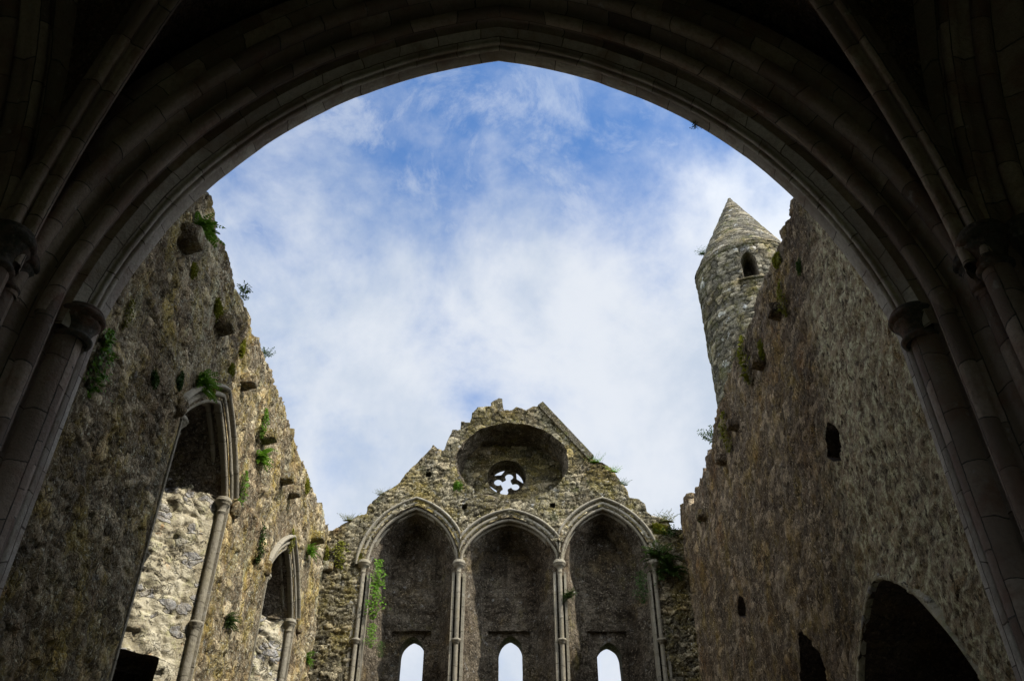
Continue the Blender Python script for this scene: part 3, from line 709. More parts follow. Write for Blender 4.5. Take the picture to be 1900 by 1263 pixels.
# ------------------------------------------------------------------ right (east) wall
def east_wall():
    t = thing('right_wall', 'tall shaded roofless rubble wall on the right, with a dark archway low down', 'wall', (XE, 14, 0))
    mapE = lambda u, v, d: np.stack([XE-d, 40-u, v], -1)          # u runs south, so that faces turn inwards
    U = lambda y: 40-y
    top = jag([(U(22.2), CZ+10.35), (U(21.45), CZ+10.35), (U(21.4), CZ+10.92), (U(20.2), CZ+10.85), (U(20.1), CZ+10.3), (U(19.4), CZ+10.43), (U(17.2), CZ+10.36), (U(15.8), CZ+10.7), (U(14.2), CZ+10.7), (U(12.7), CZ+10.6), (U(11.3), CZ+10.5), (U(9.8), CZ+10.5), (U(YA-0.05), CZ+10.45)], 0.24, 0.10, 9)
    outline = [(U(22.2), -0.5)]+top+[(U(YA-0.05), -0.5)]
    ctl = [(12.42, 0.6), (12.36, 1.5), (12.2, 2.5), (11.98, 3.1), (11.70, 3.58), (11.28, 3.97), (10.82, 4.26), (10.50, 4.37), (10.30, 4.33), (9.90, 4.12), (9.50, 3.80), (8.97, 3.14), (8.62, 2.56), (8.38, 1.9), (8.24, 1.2), (8.2, 0.5)]
    kk = np.linspace(0, len(ctl)-1, 91); cy_ = np.interp(kk, range(len(ctl)), [c[0] for c in ctl]); cz_ = np.interp(kk, range(len(ctl)), [c[1] for c in ctl])
    for _ in range(3): cy_[1:-1] = (cy_[:-2]+2*cy_[1:-1]+cy_[2:])/4; cz_[1:-1] = (cz_[:-2]+2*cz_[1:-1]+cz_[2:])/4
    rg = random.Random(3)
    big = [(U(y)+rg.uniform(-0.015, 0.015), CZ+z+rg.uniform(-0.015, 0.015)) for y, z in zip(cy_, cz_)]
    big = [(big[0][0], 0.0)]+big+[(big[-1][0], 0.0)]
    pe = lambda pts: [(U(P(a, b, 'E')[1]), P(a, b, 'E')[2]) for a, b in pts]
    slit = pe([(1534, 848), (1533, 800), (1540, 783), (1552, 788), (1562, 800), (1564, 830), (1563, 855), (1548, 856)])
    slit2 = pe([(1369, 1143), (1368, 1112), (1374, 1104), (1382, 1112), (1384, 1146)])
    rec = pe([(1487, 1290), (1489, 1172), (1495, 1170), (1508, 1187), (1522, 1212), (1530, 1240), (1538, 1290)])
    holes = [big, slit, slit2, rec]
    dsp, at0 = rubble_fns(0.26, 0.16, 27, 0.02, 0.028)
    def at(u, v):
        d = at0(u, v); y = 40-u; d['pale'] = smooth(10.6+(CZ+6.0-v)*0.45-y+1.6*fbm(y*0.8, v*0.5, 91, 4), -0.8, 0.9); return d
    vs = np.concatenate([np.arange(0, 3.4, 0.3), np.arange(3.4, CZ+11.2, 0.042)])
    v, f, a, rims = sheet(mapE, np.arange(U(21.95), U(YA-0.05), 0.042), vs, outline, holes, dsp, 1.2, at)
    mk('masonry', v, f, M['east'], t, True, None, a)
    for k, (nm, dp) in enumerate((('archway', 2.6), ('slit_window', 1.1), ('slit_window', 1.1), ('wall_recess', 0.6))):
        v, f = reveal(mapE, rims[k+1], dp, rough=0.02); o = mk(nm, v, f, M['recess_shade'], t)
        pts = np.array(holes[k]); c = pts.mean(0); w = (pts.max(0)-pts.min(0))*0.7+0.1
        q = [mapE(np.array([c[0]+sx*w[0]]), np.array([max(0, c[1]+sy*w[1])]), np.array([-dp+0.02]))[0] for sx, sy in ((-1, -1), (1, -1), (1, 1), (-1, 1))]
        mk('back_wall', q, [[0, 1, 2, 3]], M['recess_shade'], o, False)
        if k == 0: awy = o
    # rim of pale mortar round the archway
    rows = []
    for q in range(len(cy_)):
        a, b = max(0, q-2), min(len(cy_)-1, q+2); tv = np.array((cy_[b]-cy_[a], cz_[b]-cz_[a])); tv /= np.linalg.norm(tv); nv = np.array((-tv[1], tv[0])); nv = nv if np.dot(nv, (cy_[q]-10.3, cz_[q]-1.2)) > 0 else -nv
        wd = 0.03+0.11*max(0, float(fbm(np.array(q*0.21), np.array(0.5), 88, 4))+0.2)
        rows.append([(XE-d, cy_[q]+nv[0]*r, CZ+cz_[q]+nv[1]*r) for r, d in ((-0.005, -0.05), (-0.008, 0.0), (0.0, 0.025), (wd*0.6, 0.04), (wd, 0.025), (wd+0.02, -0.04))])
    v, f = loft(np.array(rows), False); mk('archway_rim', v, f, M['plaster'], awy, True, None, {'stone': [0.6]*len(v), 'joint': [0.5]*len(v)})
    for k, (u, v, w, h) in enumerate(((1447, 578, 0.32, 0.34), (1415, 672, 0.30, 0.32), (1368, 788, 0.28, 0.3), (1345, 852, 0.28, 0.3), (1310, 955, 0.34, 0.34))):
        corbel(t, P(u, v, 'E'), (-1, 0, 0), w*0.8, h*0.8, 0.2, 20+k)
east_wall()

# ------------------------------------------------------------------ gable wall
XS = (-3.85, -1.376, 1.236, 3.69)         # the four shafts
ZG = CZ+9.40                              # springing of its arches
def gable():
    t = thing('gable_wall', 'ruined gable wall with three tall pointed recesses and a round rose window', 'wall', (AX, YN, 0))
    mapG = lambda u, v, d: np.stack([u, YN-d, v], -1)
    px = [(600, 990), (618, 984), (640, 967), (665, 957), (680, 952), (682, 940), (692, 932), (712, 914), (740, 898), (755, 878), (785, 850), (798, 833), (804, 826), (812, 836), (824, 834), (830, 818), (840, 800), (854, 797), (856, 785), (874, 782), (876, 768), (886, 757), (911, 757), (911, 746), (925, 738), (932, 740), (933, 760), (950, 763), (958, 757), (975, 762), (990, 755), (1008, 754)]
    px2 = [(1095, 850), (1118, 860), (1132, 868), (1146, 885), (1160, 905), (1168, 922), (1185, 926), (1196, 934), (1200, 951), (1212, 958), (1224, 963), (1240, 968), (1246, 982), (1290, 984)]
    tp = lambda s: [(P(a, b, 'N')[0], P(a, b, 'N')[2]) for a, b in s]
    top = jag(tp(px), 0.22, 0.045, 6)+jag(tp(px2), 0.22, 0.045, 7)
    outline = [(top[0][0], -0.5)]+top+[(top[-1][0], -0.5)]
    mids = [(XS[0]+XS[1])/2, (XS[1]+XS[2])/2, (XS[2]+XS[3])/2]
    halfs = [(XS[1]-XS[0])/2-0.115, (XS[2]-XS[1])/2-0.115, (XS[3]-XS[2])/2-0.115]
    rises = [1.58, 1.24, 1.58]
    arches = [Arch(halfs[0], 1.58), Arch(halfs[1], 0.93, -0.55), Arch(halfs[2], 1.58)]; stilt = [0.0, 0.31, 0.0]
    holes = [ar.poly(m, ZG+q, 1.2, 22, 0.11) for ar, m, q in zip(arches, mids, stilt)]
    rc = P(950, 855, 'N'); rx, rz, rr = float(rc[0]), float(rc[2]), 1.60
    rg = random.Random(8)
    holes.append([(rx+(rr+rg.uniform(-0.03, 0.03))*math.cos(a), rz+(1.24+rg.uniform(-0.03, 0.03))*math.sin(a)) for a in np.linspace(0, 2*math.pi, 73)[:-1]])
    put = [[(x-0.075, z-0.08), (x-0.07, z+0.07), (x+0.08, z+0.065), (x+0.07, z-0.085)] for x, z in tp([(795, 880), (862, 940), (1025, 938), (690, 945)])]
    holes += put[:3]
    def warp(u, v):
        r = np.hypot(u-rx, (v-rz)*1.29); th = np.arctan2((v-rz)*1.29, u-rx)
        ring = (r < rr+0.55) & (v > rz-0.3)
        p = np.where(ring, th*1.0+31, u); q = np.where(ring, (r-rr)*0.42+50.08, v)
        m = mids[1]; r2 = np.hypot(u-m, v-(ZG-0.3)); ring2 = (np.abs(u-m) < 1.35) & (r2 > 1.95) & (r2 < 2.5) & ~ring
        p = np.where(ring2, np.arctan2(v-ZG+0.3, u-m)*1.4+70, p); q = np.where(ring2, (r2-1.95)*0.42+90.08, q)
        return p, q
    dsp, at = rubble_fns(0.21, 0.115, 3, 0.035, 0.02, warp)
    vs = np.concatenate([np.arange(0, 6.6, 0.3), np.arange(6.6, CZ+15.4, 0.03)])
    v, f, a, rims = sheet(mapG, np.arange(-5.35, 4.95, 0.03), vs, outline, holes, dsp, 1.7, at)
    mk('masonry', v, f, M['gable'], t, True, None, a)
    for k in range(3):
        m, h = mids[k], halfs[k]
        def shrink(u, v, s): return m+(u-m)*(1-0.46*s), np.where(v > ZG, ZG+(v-ZG)*(1-0.2*s), v)
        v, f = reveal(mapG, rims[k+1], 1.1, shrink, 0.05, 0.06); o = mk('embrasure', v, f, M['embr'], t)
        hb = (h+0.11)*0.54; zl = CZ+8.06; ztop = ZG+rises[k]+0.1
        mapB = lambda u, v, d: np.stack([u, YN+1.08-d, v], -1)
        rech = [(m-hb*0.78, 1.0), (m-hb*0.78, zl), (m+hb*0.78, zl), (m+hb*0.78, 1.0)]
        ds2 = lambda u, v: stones(u, v, 0.4, 0.22, 90+k, 0.03, 0.03)[0]
        v, f, a, rb = sheet(mapB, np.arange(m-hb-0.12, m+hb+0.12, 0.05), np.arange(1.0, ztop, 0.05), None, [rech], ds2)
        mk('embrasure_back', v, f, M['embr'], t)
        v, f = reveal(mapB, rb[1], 0.10, rough=0.01); mk('lintel_recess', v, f, M['embr'], t)
        mapL = lambda u, v, d: np.stack([u, YN+1.17-d, v], -1)
        la = Arch(0.315, 0.42); lz = CZ+(7.95, 7.97, 7.80)[k]-0.42
        lx = m+(0.02, 0.03, 0.04)[k]
        lan = la.poly(lx, lz, 1.5, 10)
        v, f, a, rl = sheet(mapL, np.arange(m-hb*0.78-0.04, m+hb*0.78+0.04, 0.04), np.arange(1.0, zl+0.06, 0.04), None, [lan])
        w = mk('lancet_window', v, f, M['embr'], t)
        v, f = reveal(mapL, rl[1], 0.53, rough=0.008); mk('lancet_reveal', v, f, M['embr'], w)
        lo, hi = (XS[k] if k > 0 else -9), (XS[k+1] if k < 2 else 9)
        moulding(t, lambda x, z, d: (min(hi, max(lo, m+x)), YN-d, ZG+stilt[k]+z), arches[k], MP, M['trim'], stilt[k], 30+k, False, 24)
    for k, x in enumerate(XS):
        z0 = ZG-0.18
        v, f, uv = lathe(x, YN-0.03, [(0.055, z) for z in np.linspace(0, z0, 12)], 20, True); sh = mk('shaft', v, f, M['trim'], t, True, uv)
        for sx in (-1, 1):
            v, f = box(x+sx*0.135-0.032, x+sx*0.135+0.032, YN-0.02, YN+0.28, 0, z0-0.02); mk('jamb_stone', v, f, M['trim'], t, False, [(q[2], q[0]) for q in v])
        v, f, uv = lathe(x, YN-0.03, capital_prof(z0-0.05, ZG+0.10, 0.055, 0.17), 26, True); mk('capital', v, f, M['trim'], sh, True, uv)
        zr = CZ+7.42
        v, f, uv = lathe(x, YN-0.03, [(0.055, zr-0.09), (0.08, zr-0.07), (0.085, zr-0.02), (0.115, zr), (0.115, zr+0.04), (0.055, zr+0.05)], 20, True); mk('shaft_ring', v, f, M['trim'], sh, True, uv)
    # rose: deep round recess, inner wall with a round hole, tracery of four lobes
    v, f = reveal(mapG, rims[4], 1.05, lambda u, v, s: (rx+(u-rx)*(1-0.05*s), rz+(v-rz)*(1-0.05*s)), 0.06, 0.05); mk('rose_recess', v, f, M['embr'], t)
    for k in range(3):
        v, f = reveal(mapG, rims[5+k], 0.5, rough=0.02); mk('putlog_hole', v, f, M['embr'], t)
    cc = ray(940, 885); cc = cc*(YN+1.05)/cc[1]; tx, tz = float(cc[0]), float(cc[2]+CZ); tr = 0.57
    circ = [(tx+tr*math.cos(a), tz+tr*math.sin(a)) for a in np.linspace(0, 2*math.pi, 61)[:-1]]
    mapT = lambda u, v, d: np.stack([u, YN+1.04-d, v], -1)
    outer = [(rx+1.75*math.cos(a), rz+1.75*math.sin(a)) for a in np.linspace(0, 2*math.pi, 61)[:-1]]
    dsr, atr = rubble_fns(0.36, 0.13, 66, 0.03, 0.02)
    v, f, a, rt = sheet(mapT, np.arange(rx-1.75, rx+1.75, 0.03), np.arange(rz-1.75, rz+1.75, 0.03), outer, [circ], lambda u, v: dsr(u, v)*smooth(np.hypot(u-tx, v-tz), tr+0.1, tr+0.2), None, atr)
    rb_ = mk('rose_back', v, f, M['gable'], t, True, None, a)
    v, f = reveal(mapT, rt[1], 0.5, rough=0.004); mk('rose_reveal', v, f, M['embr'], rb_)
    mapV = lambda u, v, d: np.stack([u, YN+1.46-d, v], -1)
    lobes = []; a0 = R(74)
    qr, ro = 0.125, 0.265
    pts = []
    for k in range(4):
        a = a0+k*math.pi/2; c = (tx+ro*math.cos(a), tz+ro*math.sin(a))
        for b in np.linspace(-145, 145, 18): pts.append((c[0]+qr*math.cos(a+R(b)), c[1]+qr*math.sin(a+R(b))))
    quat = pts
    spand = []
    for k in range(4):
        a = a0+math.pi/4+k*math.pi/2
        A_ = [(tx+0.50*math.cos(a+R(b)), tz+0.50*math.sin(a+R(b))) for b in np.linspace(-27, 27, 9)]
        B_ = [(tx+0.34*math.cos(a), tz+0.34*math.sin(a))]
        spand.append(A_+B_)
    v, f, a, rv = sheet(mapV, np.arange(tx-tr-0.03, tx+tr+0.03, 0.0155), np.arange(tz-tr-0.03, tz+tr+0.03, 0.0155), [(tx+(tr+0.02)*math.cos(q), tz+(tr+0.02)*math.sin(q)) for q in np.linspace(0, 2*math.pi, 49)[:-1]], [quat]+spand, None)
    tra = mk('rose_tracery', v, f, M['embr'], t)
    for k in range(1, 6):
        v, f = reveal(mapV, rv[k], 0.10, rough=0.0, layer=0.05)
        mk('tracery_edge', v, f, M['embr'], tra)
    # surviving coping slabs on the right-hand slope
    a, b = P(1003, 751, 'N'), P(1097, 852, 'N'); d = (b-a)/np.linalg.norm(b-a); n = np.array((-d[2], 0, d[0])); n = n if n[2] > 0 else -n
    for k in range(4):
        s0, s1 = a+(b-a)*(k/4), a+(b-a)*((k+0.985)/4); vv = []
        for s in (s0, s1):
            for (q, y) in ((-0.10, -0.10), (0.08, -0.12), (0.06, 1.75), (-0.10, 1.75)): vv.append(s+n*(q+0.004*k)+np.array((0, y, 0)))
        mk('coping', vv, [[0, 1, 2, 3], [7, 6, 5, 4], [0, 4, 5, 1], [1, 5, 6, 2], [2, 6, 7, 3], [3, 7, 4, 0]], M['tower'], t, False, None, {'stone': [0.4]*8, 'joint': [0.5]*8})
gable()

# ------------------------------------------------------------------ round tower
def round_tower():
    TX, TY = 9.42, 26.0
    t = thing('round_tower', 'slender round stone tower with conical cap rising behind the right-hand wall', 'tower', (TX, TY, 0))
    zc, za = CZ+23.6, CZ+28.15
    rad = lambda z: 1.92+0.16*(1-z/zc)
    mapD = lambda u, v, d: np.stack([TX+(rad(v)+d)*np.sin(u/2.0), TY-(rad(v)+d)*np.cos(u/2.0), v], -1)
    w = ray(1390, 492); k = None
    # window position: where the sight line meets the drum
    for s in np.linspace(20, 45, 2600):
        p = w*s
        if math.hypot(p[0]-TX, p[1]-TY) < 1.93: k = p; break
    wu = 2.0*math.atan2(k[0]-TX, TY-k[1]); wz = k[2]+CZ
    hole = [(wu-0.31, wz-0.62), (wu-0.29, wz+0.35), (wu-0.16, wz+0.56), (wu, wz+0.68), (wu+0.16, wz+0.56), (wu+0.29, wz+0.35), (wu+0.31, wz-0.62)]
    dsp, at = rubble_fns(0.44, 0.20, 51, 0.05, 0.008)
    vs = np.concatenate([np.arange(0, 9, 0.5), np.arange(9, zc, 0.05)])
    v, f, a, rims = sheet(mapD, np.linspace(-2*math.pi, 2*math.pi, 260), vs, None, [hole], dsp, None, at)
    mk('drum', v, f, M['tower'], t, True, None, a)
    v, f = reveal(mapD, rims[1], 0.9, rough=0.01); win = mk('window', v, f, M['embr'], t)
    hb = [mapD(np.array([wu+a]), np.array([wz+b]), np.array([-0.88]))[0] for a, b in ((-0.8, -1), (0.8, -1), (0.8, 1), (-0.8, 1))]
    mk('window_back', hb, [[0, 1, 2, 3]], M['embr'], win, False)
    # cornice and cap
    rows = []; 
    ang = np.linspace(0, 2*math.pi, 181)
    for r, z in ((1.9, zc-0.12), (2.0, zc-0.08), (2.03, zc+0.06), (1.98, zc+0.10), (1.8, zc+0.16)):
        rows.append([(TX+(r+0.03*float(fbm(np.array(a*9), np.array(z), 5, 3)))*math.sin(a), TY-(r+0.03*float(fbm(np.array(a*9), np.array(z), 5, 3)))*math.cos(a), z) for a in ang])
    v, f = loft(np.array(rows), False); mk('cornice', v, f, M['tower'], t, True, None, {'stone': [0.5]*len(v), 'joint': [0.5]*len(v)})
    mapC = lambda u, v, d: np.stack([TX+(1.99*(1-v)+0.02+d*0.8)*np.sin(u/2.0), TY-(1.99*(1-v)+0.02+d*0.8)*np.cos(u/2.0), zc+0.08+(za-zc-0.08)*v+0*u], -1)
    d2 = lambda u, v: stones(u*(1-v)+v*9, v*4.9, 0.40, 0.22, 77, 0.035, 0.012)[0]
    a2 = lambda u, v: dict(zip(('joint', 'stone'), stones(u*(1-v)+v*9, v*4.9, 0.40, 0.22, 77, 0.035, 0.012)[1:]))
    v, f, a, _ = sheet(mapC, np.linspace(-2*math.pi, 2*math.pi, 200), np.linspace(0, 0.995, 100), None, [], d2, None, a2)
    mk('conical_roof', v, f, M['tower'], t, True, None, a)
    sill = []
    for (dv, dd) in ((-0.72, 0.02), (-0.71, 0.10), (-0.64, 0.11), (-0.62, 0.0)):
        sill.append([mapD(np.array([wu+a]), np.array([wz+dv]), np.array([dd]))[0] for a in np.linspace(-0.5, 0.5, 10)])
    v, f = loft(np.array(sill)); mk('window_sill', v, f, M['tower'], win, True, None, {'stone': [0.3]*len(v), 'joint': [0.5]*len(v)})
round_tower()

# ------------------------------------------------------------------ plants on the walls
def leaf(V, Fc, p, d, up, L, W, bend=0.3):
    d = d.normalized(); s = d.cross(up); s = s.normalized() if s.length > 1e-4 else Vector((0, 1, 0)); n = s.cross(d)
    b = len(V); q = p+d*L*0.5-n*L*bend*0.12
    e = p+d*L-n*L*bend*0.6
    V += [tuple(p), tuple(q+s*W/2), tuple(e), tuple(q-s*W/2)]; Fc += [[b, b+1, b+2], [b, b+2, b+3]]
def tuft_mesh(kind, seed):
    """unit-sized plant; +X points out of the wall, Z up"""
    rng = random.Random(seed); V, Fc = [], []
    if kind == 'fern':
        for k in range(32):
            a = rng.uniform(-1.5, 1.5); e = rng.uniform(-0.3, 1.1); d = Vector((math.cos(a)*math.cos(e)*0.8, math.sin(a)*math.cos(e), math.sin(e))); L = rng.uniform(0.55, 1.0)
            p = Vector((0, rng.uniform(-.22, .22), rng.uniform(-.25, .25))); n = 8
            for i in range(n):
                d = (d+Vector((0.02, 0, -0.13))).normalized(); p = p+d*L/n; s = d.cross(Vector((0, 0, 1))).normalized(); w = 0.26*(1-i/n*0.8)
                for sg in (-1, 1): leaf(V, Fc, p, s*sg+d*0.5, Vector((rng.uniform(-.3, .3), 0, 1)), w, 0.10)
            leaf(V, Fc, p, d, Vector((0, 0, 1)), 0.15, 0.06)
    elif kind == 'ivy':
        for q in (-0.12, 0.0, 0.12):
            for i in range(24): leaf(V, Fc, Vector((0.03, q*(1-abs(i/12-1)*0.6), -1+i/12)), Vector((0, rng.uniform(-.3, .3), 1)), Vector((1, 0, 0)), 0.1, 0.02, 0)
        for k in range(330):
            z = rng.uniform(-1, 1); w = 0.42*(1-z*z)**0.5*(0.85+0.3*math.sin(z*5+seed)); y = rng.gauss(0, 1)*w*0.6
            p = Vector((rng.uniform(0, 0.25)*(1-z*z)+0.03, y, z)); d = Vector((rng.uniform(0.1, 0.9), rng.uniform(-1, 1), rng.uniform(-1, 0.3)))
            leaf(V, Fc, p, d, Vector((1, 0, 0.6)), rng.uniform(0.09, 0.17), rng.uniform(0.07, 0.13), 0.2)
    elif kind == 'moss':
        lobes = [(0.0, 0.0, 0.30)]
        for k in range(6):
            y0, z0, r0 = lobes[rng.randrange(len(lobes))]; a = rng.uniform(0, 2*math.pi); r1 = rng.uniform(0.12, 0.24)
            lobes.append((y0+math.cos(a)*r0*0.7, z0+math.sin(a)*r0*1.1, r1))
        for (y0, z0, r0) in lobes:
            b = len(V)
            for i in range(5):
                for j2 in range(12):
                    e = i/4*math.pi/2; a = 2*math.pi*j2/12; q = 1+0.3*math.sin(3*a+seed+r0*20)*math.cos(e)
                    V.append((0.45*r0*math.sin(e)-0.03, y0+r0*0.85*math.cos(e)*math.cos(a)*q, z0+r0*1.05*math.cos(e)*math.sin(a)*q))
            for i in range(4):
                for j2 in range(12): Fc.append([b+i*12+j2, b+i*12+(j2+1) % 12, b+(i+1)*12+(j2+1) % 12, b+(i+1)*12+j2])
            for k in range(110):
                a, q = rng.uniform(0, 2*math.pi), rng.random()**0.5*1.15; y, z = y0+r0*0.9*q*math.cos(a), z0+r0*1.1*q*math.sin(a)
                x = 0.45*r0*max(0, 1-q*q)**0.5; d = Vector((rng.uniform(0.2, 1), math.cos(a)*q+rng.uniform(-.6, .6), math.sin(a)*q+rng.uniform(-.9, .3)))
                leaf(V, Fc, Vector((x-0.02, y, z)), d, Vector((0, rng.uniform(-1, 1), 1)), rng.uniform(0.07, 0.17), rng.uniform(0.04, 0.08))
    elif kind == 'bush':
        for k in range(26):
            a = rng.uniform(-math.pi, math.pi); e = rng.uniform(0.1, 1.3); d = Vector((math.cos(a)*math.cos(e), math.sin(a)*math.cos(e), math.sin(e))); L = rng.uniform(0.4, 0.95); p = Vector((0, 0, 0))
            for i in range(7):
                d = (d+Vector((rng.uniform(-.2, .2), rng.uniform(-.2, .2), rng.uniform(-.12, .12)))).normalized(); p0 = p; p = p+d*L/7
                leaf(V, Fc, p0, d, Vector((0, 1, .3)), L/6.5, 0.016, 0)
                if i > 1:
                    for q in range(3): leaf(V, Fc, p, Vector((rng.uniform(-1, 1), rng.uniform(-1, 1), rng.uniform(-.6, 1))), Vector((0, 0, 1)), rng.uniform(.08, .16), rng.uniform(.04, .08))
    elif kind == 'grass':
        for k in range(70):
            a = rng.uniform(-math.pi, math.pi); d = Vector((0.5*math.cos(a), 0.5*math.sin(a), rng.uniform(0.5, 1.3))).normalized(); p = Vector((rng.gauss(0, .14), rng.gauss(0, .25), 0)); L = rng.uniform(0.3, 1.0)
            for i in range(4):
                d = (d+Vector((0.07*math.cos(a), 0.07*math.sin(a), -0.1))).normalized(); leaf(V, Fc, p, d, Vector((math.sin(a), -math.cos(a), 0)), L/3.6, 0.035, 0); p = p+d*L/4
    if kind in ('grass', 'fern'):
        ry, rz, rx_ = {'grass': (0.42, 0.06, 0.22), 'fern': (0.24, 0.27, 0.07)}[kind]; b = len(V)
        for i in range(6):
            for j in range(14):
                e = i/5*math.pi/2; a = 2*math.pi*j/14; q = 1+0.25*math.sin(3*a+seed)*math.cos(e)
                V.append((rx_*math.sin(e)-0.03, ry*math.cos(e)*math.cos(a)*q, rz*math.cos(e)*math.sin(a)*q))
        for i in range(5):
            for j in range(14): Fc.append([b+i*14+j, b+i*14+(j+1) % 14, b+(i+1)*14+(j+1) % 14, b+(i+1)*14+j])
    me = bpy.data.meshes.new(kind); me.from_pydata(V, [], Fc); me.update(); return me
PM = {}
def plant_mesh(kind, mat, var):
    k = (kind, mat, var)
    if k not in PM:
        me = tuft_mesh(kind, var*7+3); me.materials.append(M[mat]); PM[k] = me
    return PM[k]
NAMES = {'fern': ('wall_fern', 'fern'), 'ivy': ('wall_ivy', 'ivy'), 'moss': ('moss_cushion', 'moss'), 'bush': ('wall_shrub', 'plant'), 'grass': ('grass_tuft', 'grass tuft')}
GRP = {'fern': 'ferns growing on the ruined walls', 'ivy': 'ivy growing on the walls', 'moss': 'moss cushions on the walls', 'bush': 'plants growing along the wall tops', 'grass': 'grass tufts on the ruined walls'}
NRM = {'W': 0.0, 'E': math.pi, 'N': -math.pi/2}
def plant(kind, mat, plane, u, v, size, label, var=0, off=0.02, stretch=1.0, pos=None):
    p = Vector(pos) if pos is not None else Vector(P(u, v, plane))
    n = Vector((math.cos(NRM[plane]), math.sin(NRM[plane]), 0)); p = p+n*off
    nm, cat = NAMES[kind]
    o = bpy.data.objects.new(nm, plant_mesh(kind, mat, var)); col.objects.link(o)
    o.location = p; o.rotation_euler = (0, 0, NRM[plane]); o.scale = (size, size, size*stretch)
    o['label'] = label; o['category'] = cat; o['group'] = GRP[kind]
    return o
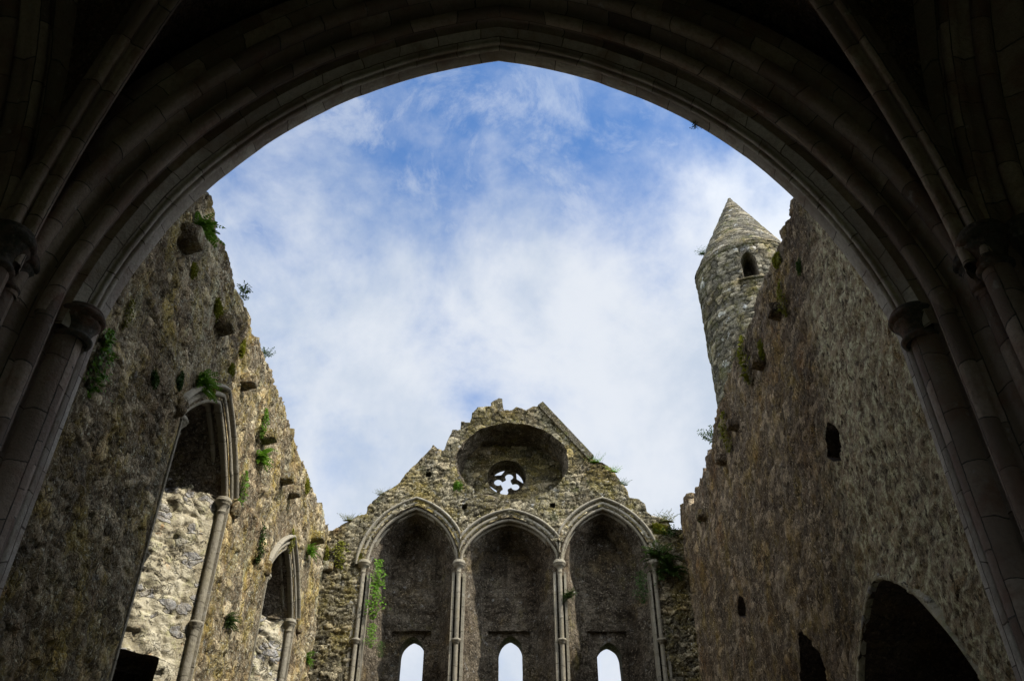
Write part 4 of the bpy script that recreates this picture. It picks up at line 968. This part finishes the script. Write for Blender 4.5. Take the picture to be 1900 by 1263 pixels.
PL = [
 ('fern', 'fern', 'W', 366, 425, .42, 'bright green fern beside the topmost left-wall corbel', 0),
 ('moss', 'moss', 'W', 357, 500, .30, 'olive moss below the topmost left-wall corbel', 0),
 ('moss', 'moss', 'W', 402, 582, .42, 'thick yellow-green moss capping the second corbel of the left wall', 1),
 ('bush', 'dark', 'W', 449, 545, .30, 'dark sprig against the sky on the left wall top, uppermost of two', 0),
 ('bush', 'dark', 'W', 488, 660, .28, 'dark spiky plant against the sky on the left wall top, lower of two', 1),
 ('moss', 'moss', 'W', 447, 645, .32, 'yellow moss streak just above the third left-wall corbel', 2),
 ('moss', 'moss', 'W', 428, 684, .28, 'olive moss beside the third left-wall corbel', 0),
 ('ivy', 'moss', 'W', 232, 582, .24, 'small yellow-green ivy patch under the left crossing capital', 0),
 ('ivy', 'fern', 'W', 176, 672, .50, 'large green ivy patch beside the left jamb of the crossing arch', 1),
 ('fern', 'fern', 'W', 371, 714, .34, 'green fern hanging above the nearer blind arch', 1),
 ('moss', 'moss', 'W', 392, 728, .24, 'small moss tuft on the hood of the nearer blind arch', 1),
 ('moss', 'dark', 'W', 331, 706, .26, 'dull dark moss left of the fern over the nearer blind arch', 2),
 ('moss', 'dark', 'W', 285, 708, .26, 'dull moss patch far left on the shaded part of the left wall', 1),
 ('ivy', 'fern', 'W', 485, 785, .34, 'green ivy growing over the fourth left-wall corbel', 2),
 ('fern', 'fern', 'W', 480, 850, .34, 'green fern under the fourth left-wall corbel', 2),
 ('ivy', 'fern', 'W', 446, 905, .36, 'bright green ivy beside the capital of the nearer blind arch', 3),
 ('ivy', 'dark', 'W', 478, 1008, .40, 'dark green ivy between the two blind arches', 0),
 ('moss', 'moss', 'W', 568, 900, .40, 'mossy streak near the left wall top above the paired corbels', 0),
 ('ivy', 'moss', 'W', 537, 1003, .30, 'yellow-green growth over the top of the farther blind arch', 1),
 ('fern', 'fern', 'W', 569, 1022, .34, 'green fern under the dark corbel by the farther blind arch', 0),
 ('fern', 'dark', 'W', 420, 1152, .26, 'small dark fern low on the left wall between the blind arches', 1),
 ('fern', 'fern', 'W', 565, 1222, .30, 'small fern low on the left wall near the gable corner', 2),
 ('ivy', 'moss', 'W', 600, 1035, .36, 'mossy growth over the last corbel at the left gable corner', 2),
 ('ivy', 'fern', 'N', 702, 1065, .40, 'uppermost ivy trail inside the left gable recess', 0),
 ('ivy', 'fern', 'N', 696, 1112, .52, 'longest ivy trail inside the left gable recess', 1),
 ('ivy', 'fern', 'N', 690, 1178, .30, 'dense ivy clump beside the left gable shaft ring', 2),
 ('ivy', 'dark', 'N', 706, 1204, .20, 'lowest small ivy sprig inside the left gable recess', 3),
 ('fern', 'dark', 'N', 1056, 1105, .26, 'small fern inside the right gable recess on its left edge', 0),
 ('ivy', 'dark', 'N', 1190, 1088, .42, 'dark ivy inside the right gable recess on its right edge', 2),
 ('bush', 'dark', 'N', 1245, 1000, .55, 'dark leafy bush filling the corner between gable and right wall', 0),
 ('fern', 'dark', 'N', 1222, 1034, .55, 'large dark fern over the right-hand gable capital', 1),
 ('fern', 'dark', 'N', 1240, 1062, .55, 'lower dark fern in the right gable corner', 2),
 ('moss', 'moss', 'N', 1228, 985, .5, 'olive moss on the lowest step of the right gable slope', 1),
 ('grass', 'dry', 'N', 1236, 968, .46, 'tall dry stalks on the lowest step of the right gable slope', 0),
 ('grass', 'fern', 'N', 1104, 858, .34, 'green grass at the foot of the gable coping', 1),
 ('grass', 'fern', 'N', 1138, 876, .30, 'grass tuft midway down the right gable slope', 2),
 ('grass', 'dark', 'N', 1156, 900, .28, 'dark weed on the steep edge of the right gable slope', 0),
 ('grass', 'dry', 'N', 708, 918, .26, 'dry grass on the left gable slope', 1),
 ('grass', 'dry', 'N', 648, 966, .34, 'dry stalks at the foot of the left gable slope', 2),
 ('moss', 'moss', 'N', 668, 1038, .30, 'moss on the leftmost gable capital', 2),
 ('moss', 'fern', 'N', 850, 900, .36, 'moss inside the lower left edge of the rose recess', 0),
 ('ivy', 'moss', 'N', 632, 1030, .40, 'olive ivy in the left corner of the gable', 3),
 ('ivy', 'moss', 'E', 1457, 556, .36, 'mossy ivy clump above the highest right-wall corbel', 0),
 ('moss', 'dark', 'E', 1487, 492, .30, 'dark moss near the top of the right wall close to the arch', 0),
 ('moss', 'moss', 'E', 1446, 482, .36, 'olive moss along the right wall top beside the round tower', 1),
 ('moss', 'moss', 'E', 1416, 650, .36, 'moss capping the second corbel of the right wall', 2),
 ('ivy', 'moss', 'E', 1388, 668, .55, 'long mossy streak below the round tower on the right wall', 1),
 ('ivy', 'moss', 'E', 1352, 800, .50, 'mossy growth by the middle corbel of the right wall', 3),
 ('bush', 'dark', 'E', 1322, 815, .42, 'dark sprig against the sky on the right wall top', 1),
 ('moss', 'dark', 'E', 1300, 958, .36, 'dark moss by the last corbel of the right wall', 1),
]
for (kind, mat, pl, u, v, s, lab, var) in PL: plant(kind, mat, pl, u, v, s, lab, var)
def more_plants():
    x, z = BIG.pt(0.0, 0.42)
    o = plant('bush', 'dark', 'N', 0, 0, .11, 'tiny sprig hanging from the edge of the crossing arch', 1, 0, 1, (AX+x, YA-0.04, ZS+z+0.02)); o.rotation_euler = (math.pi, 0, 0)
    d = ray(1305, 478); p = d*(26.0/d[1]); p[2] += CZ
    plant('grass', 'dark', 'N', 0, 0, .5, 'grass on the cornice of the round tower', 0, 0.2, 1, p)
more_plants()
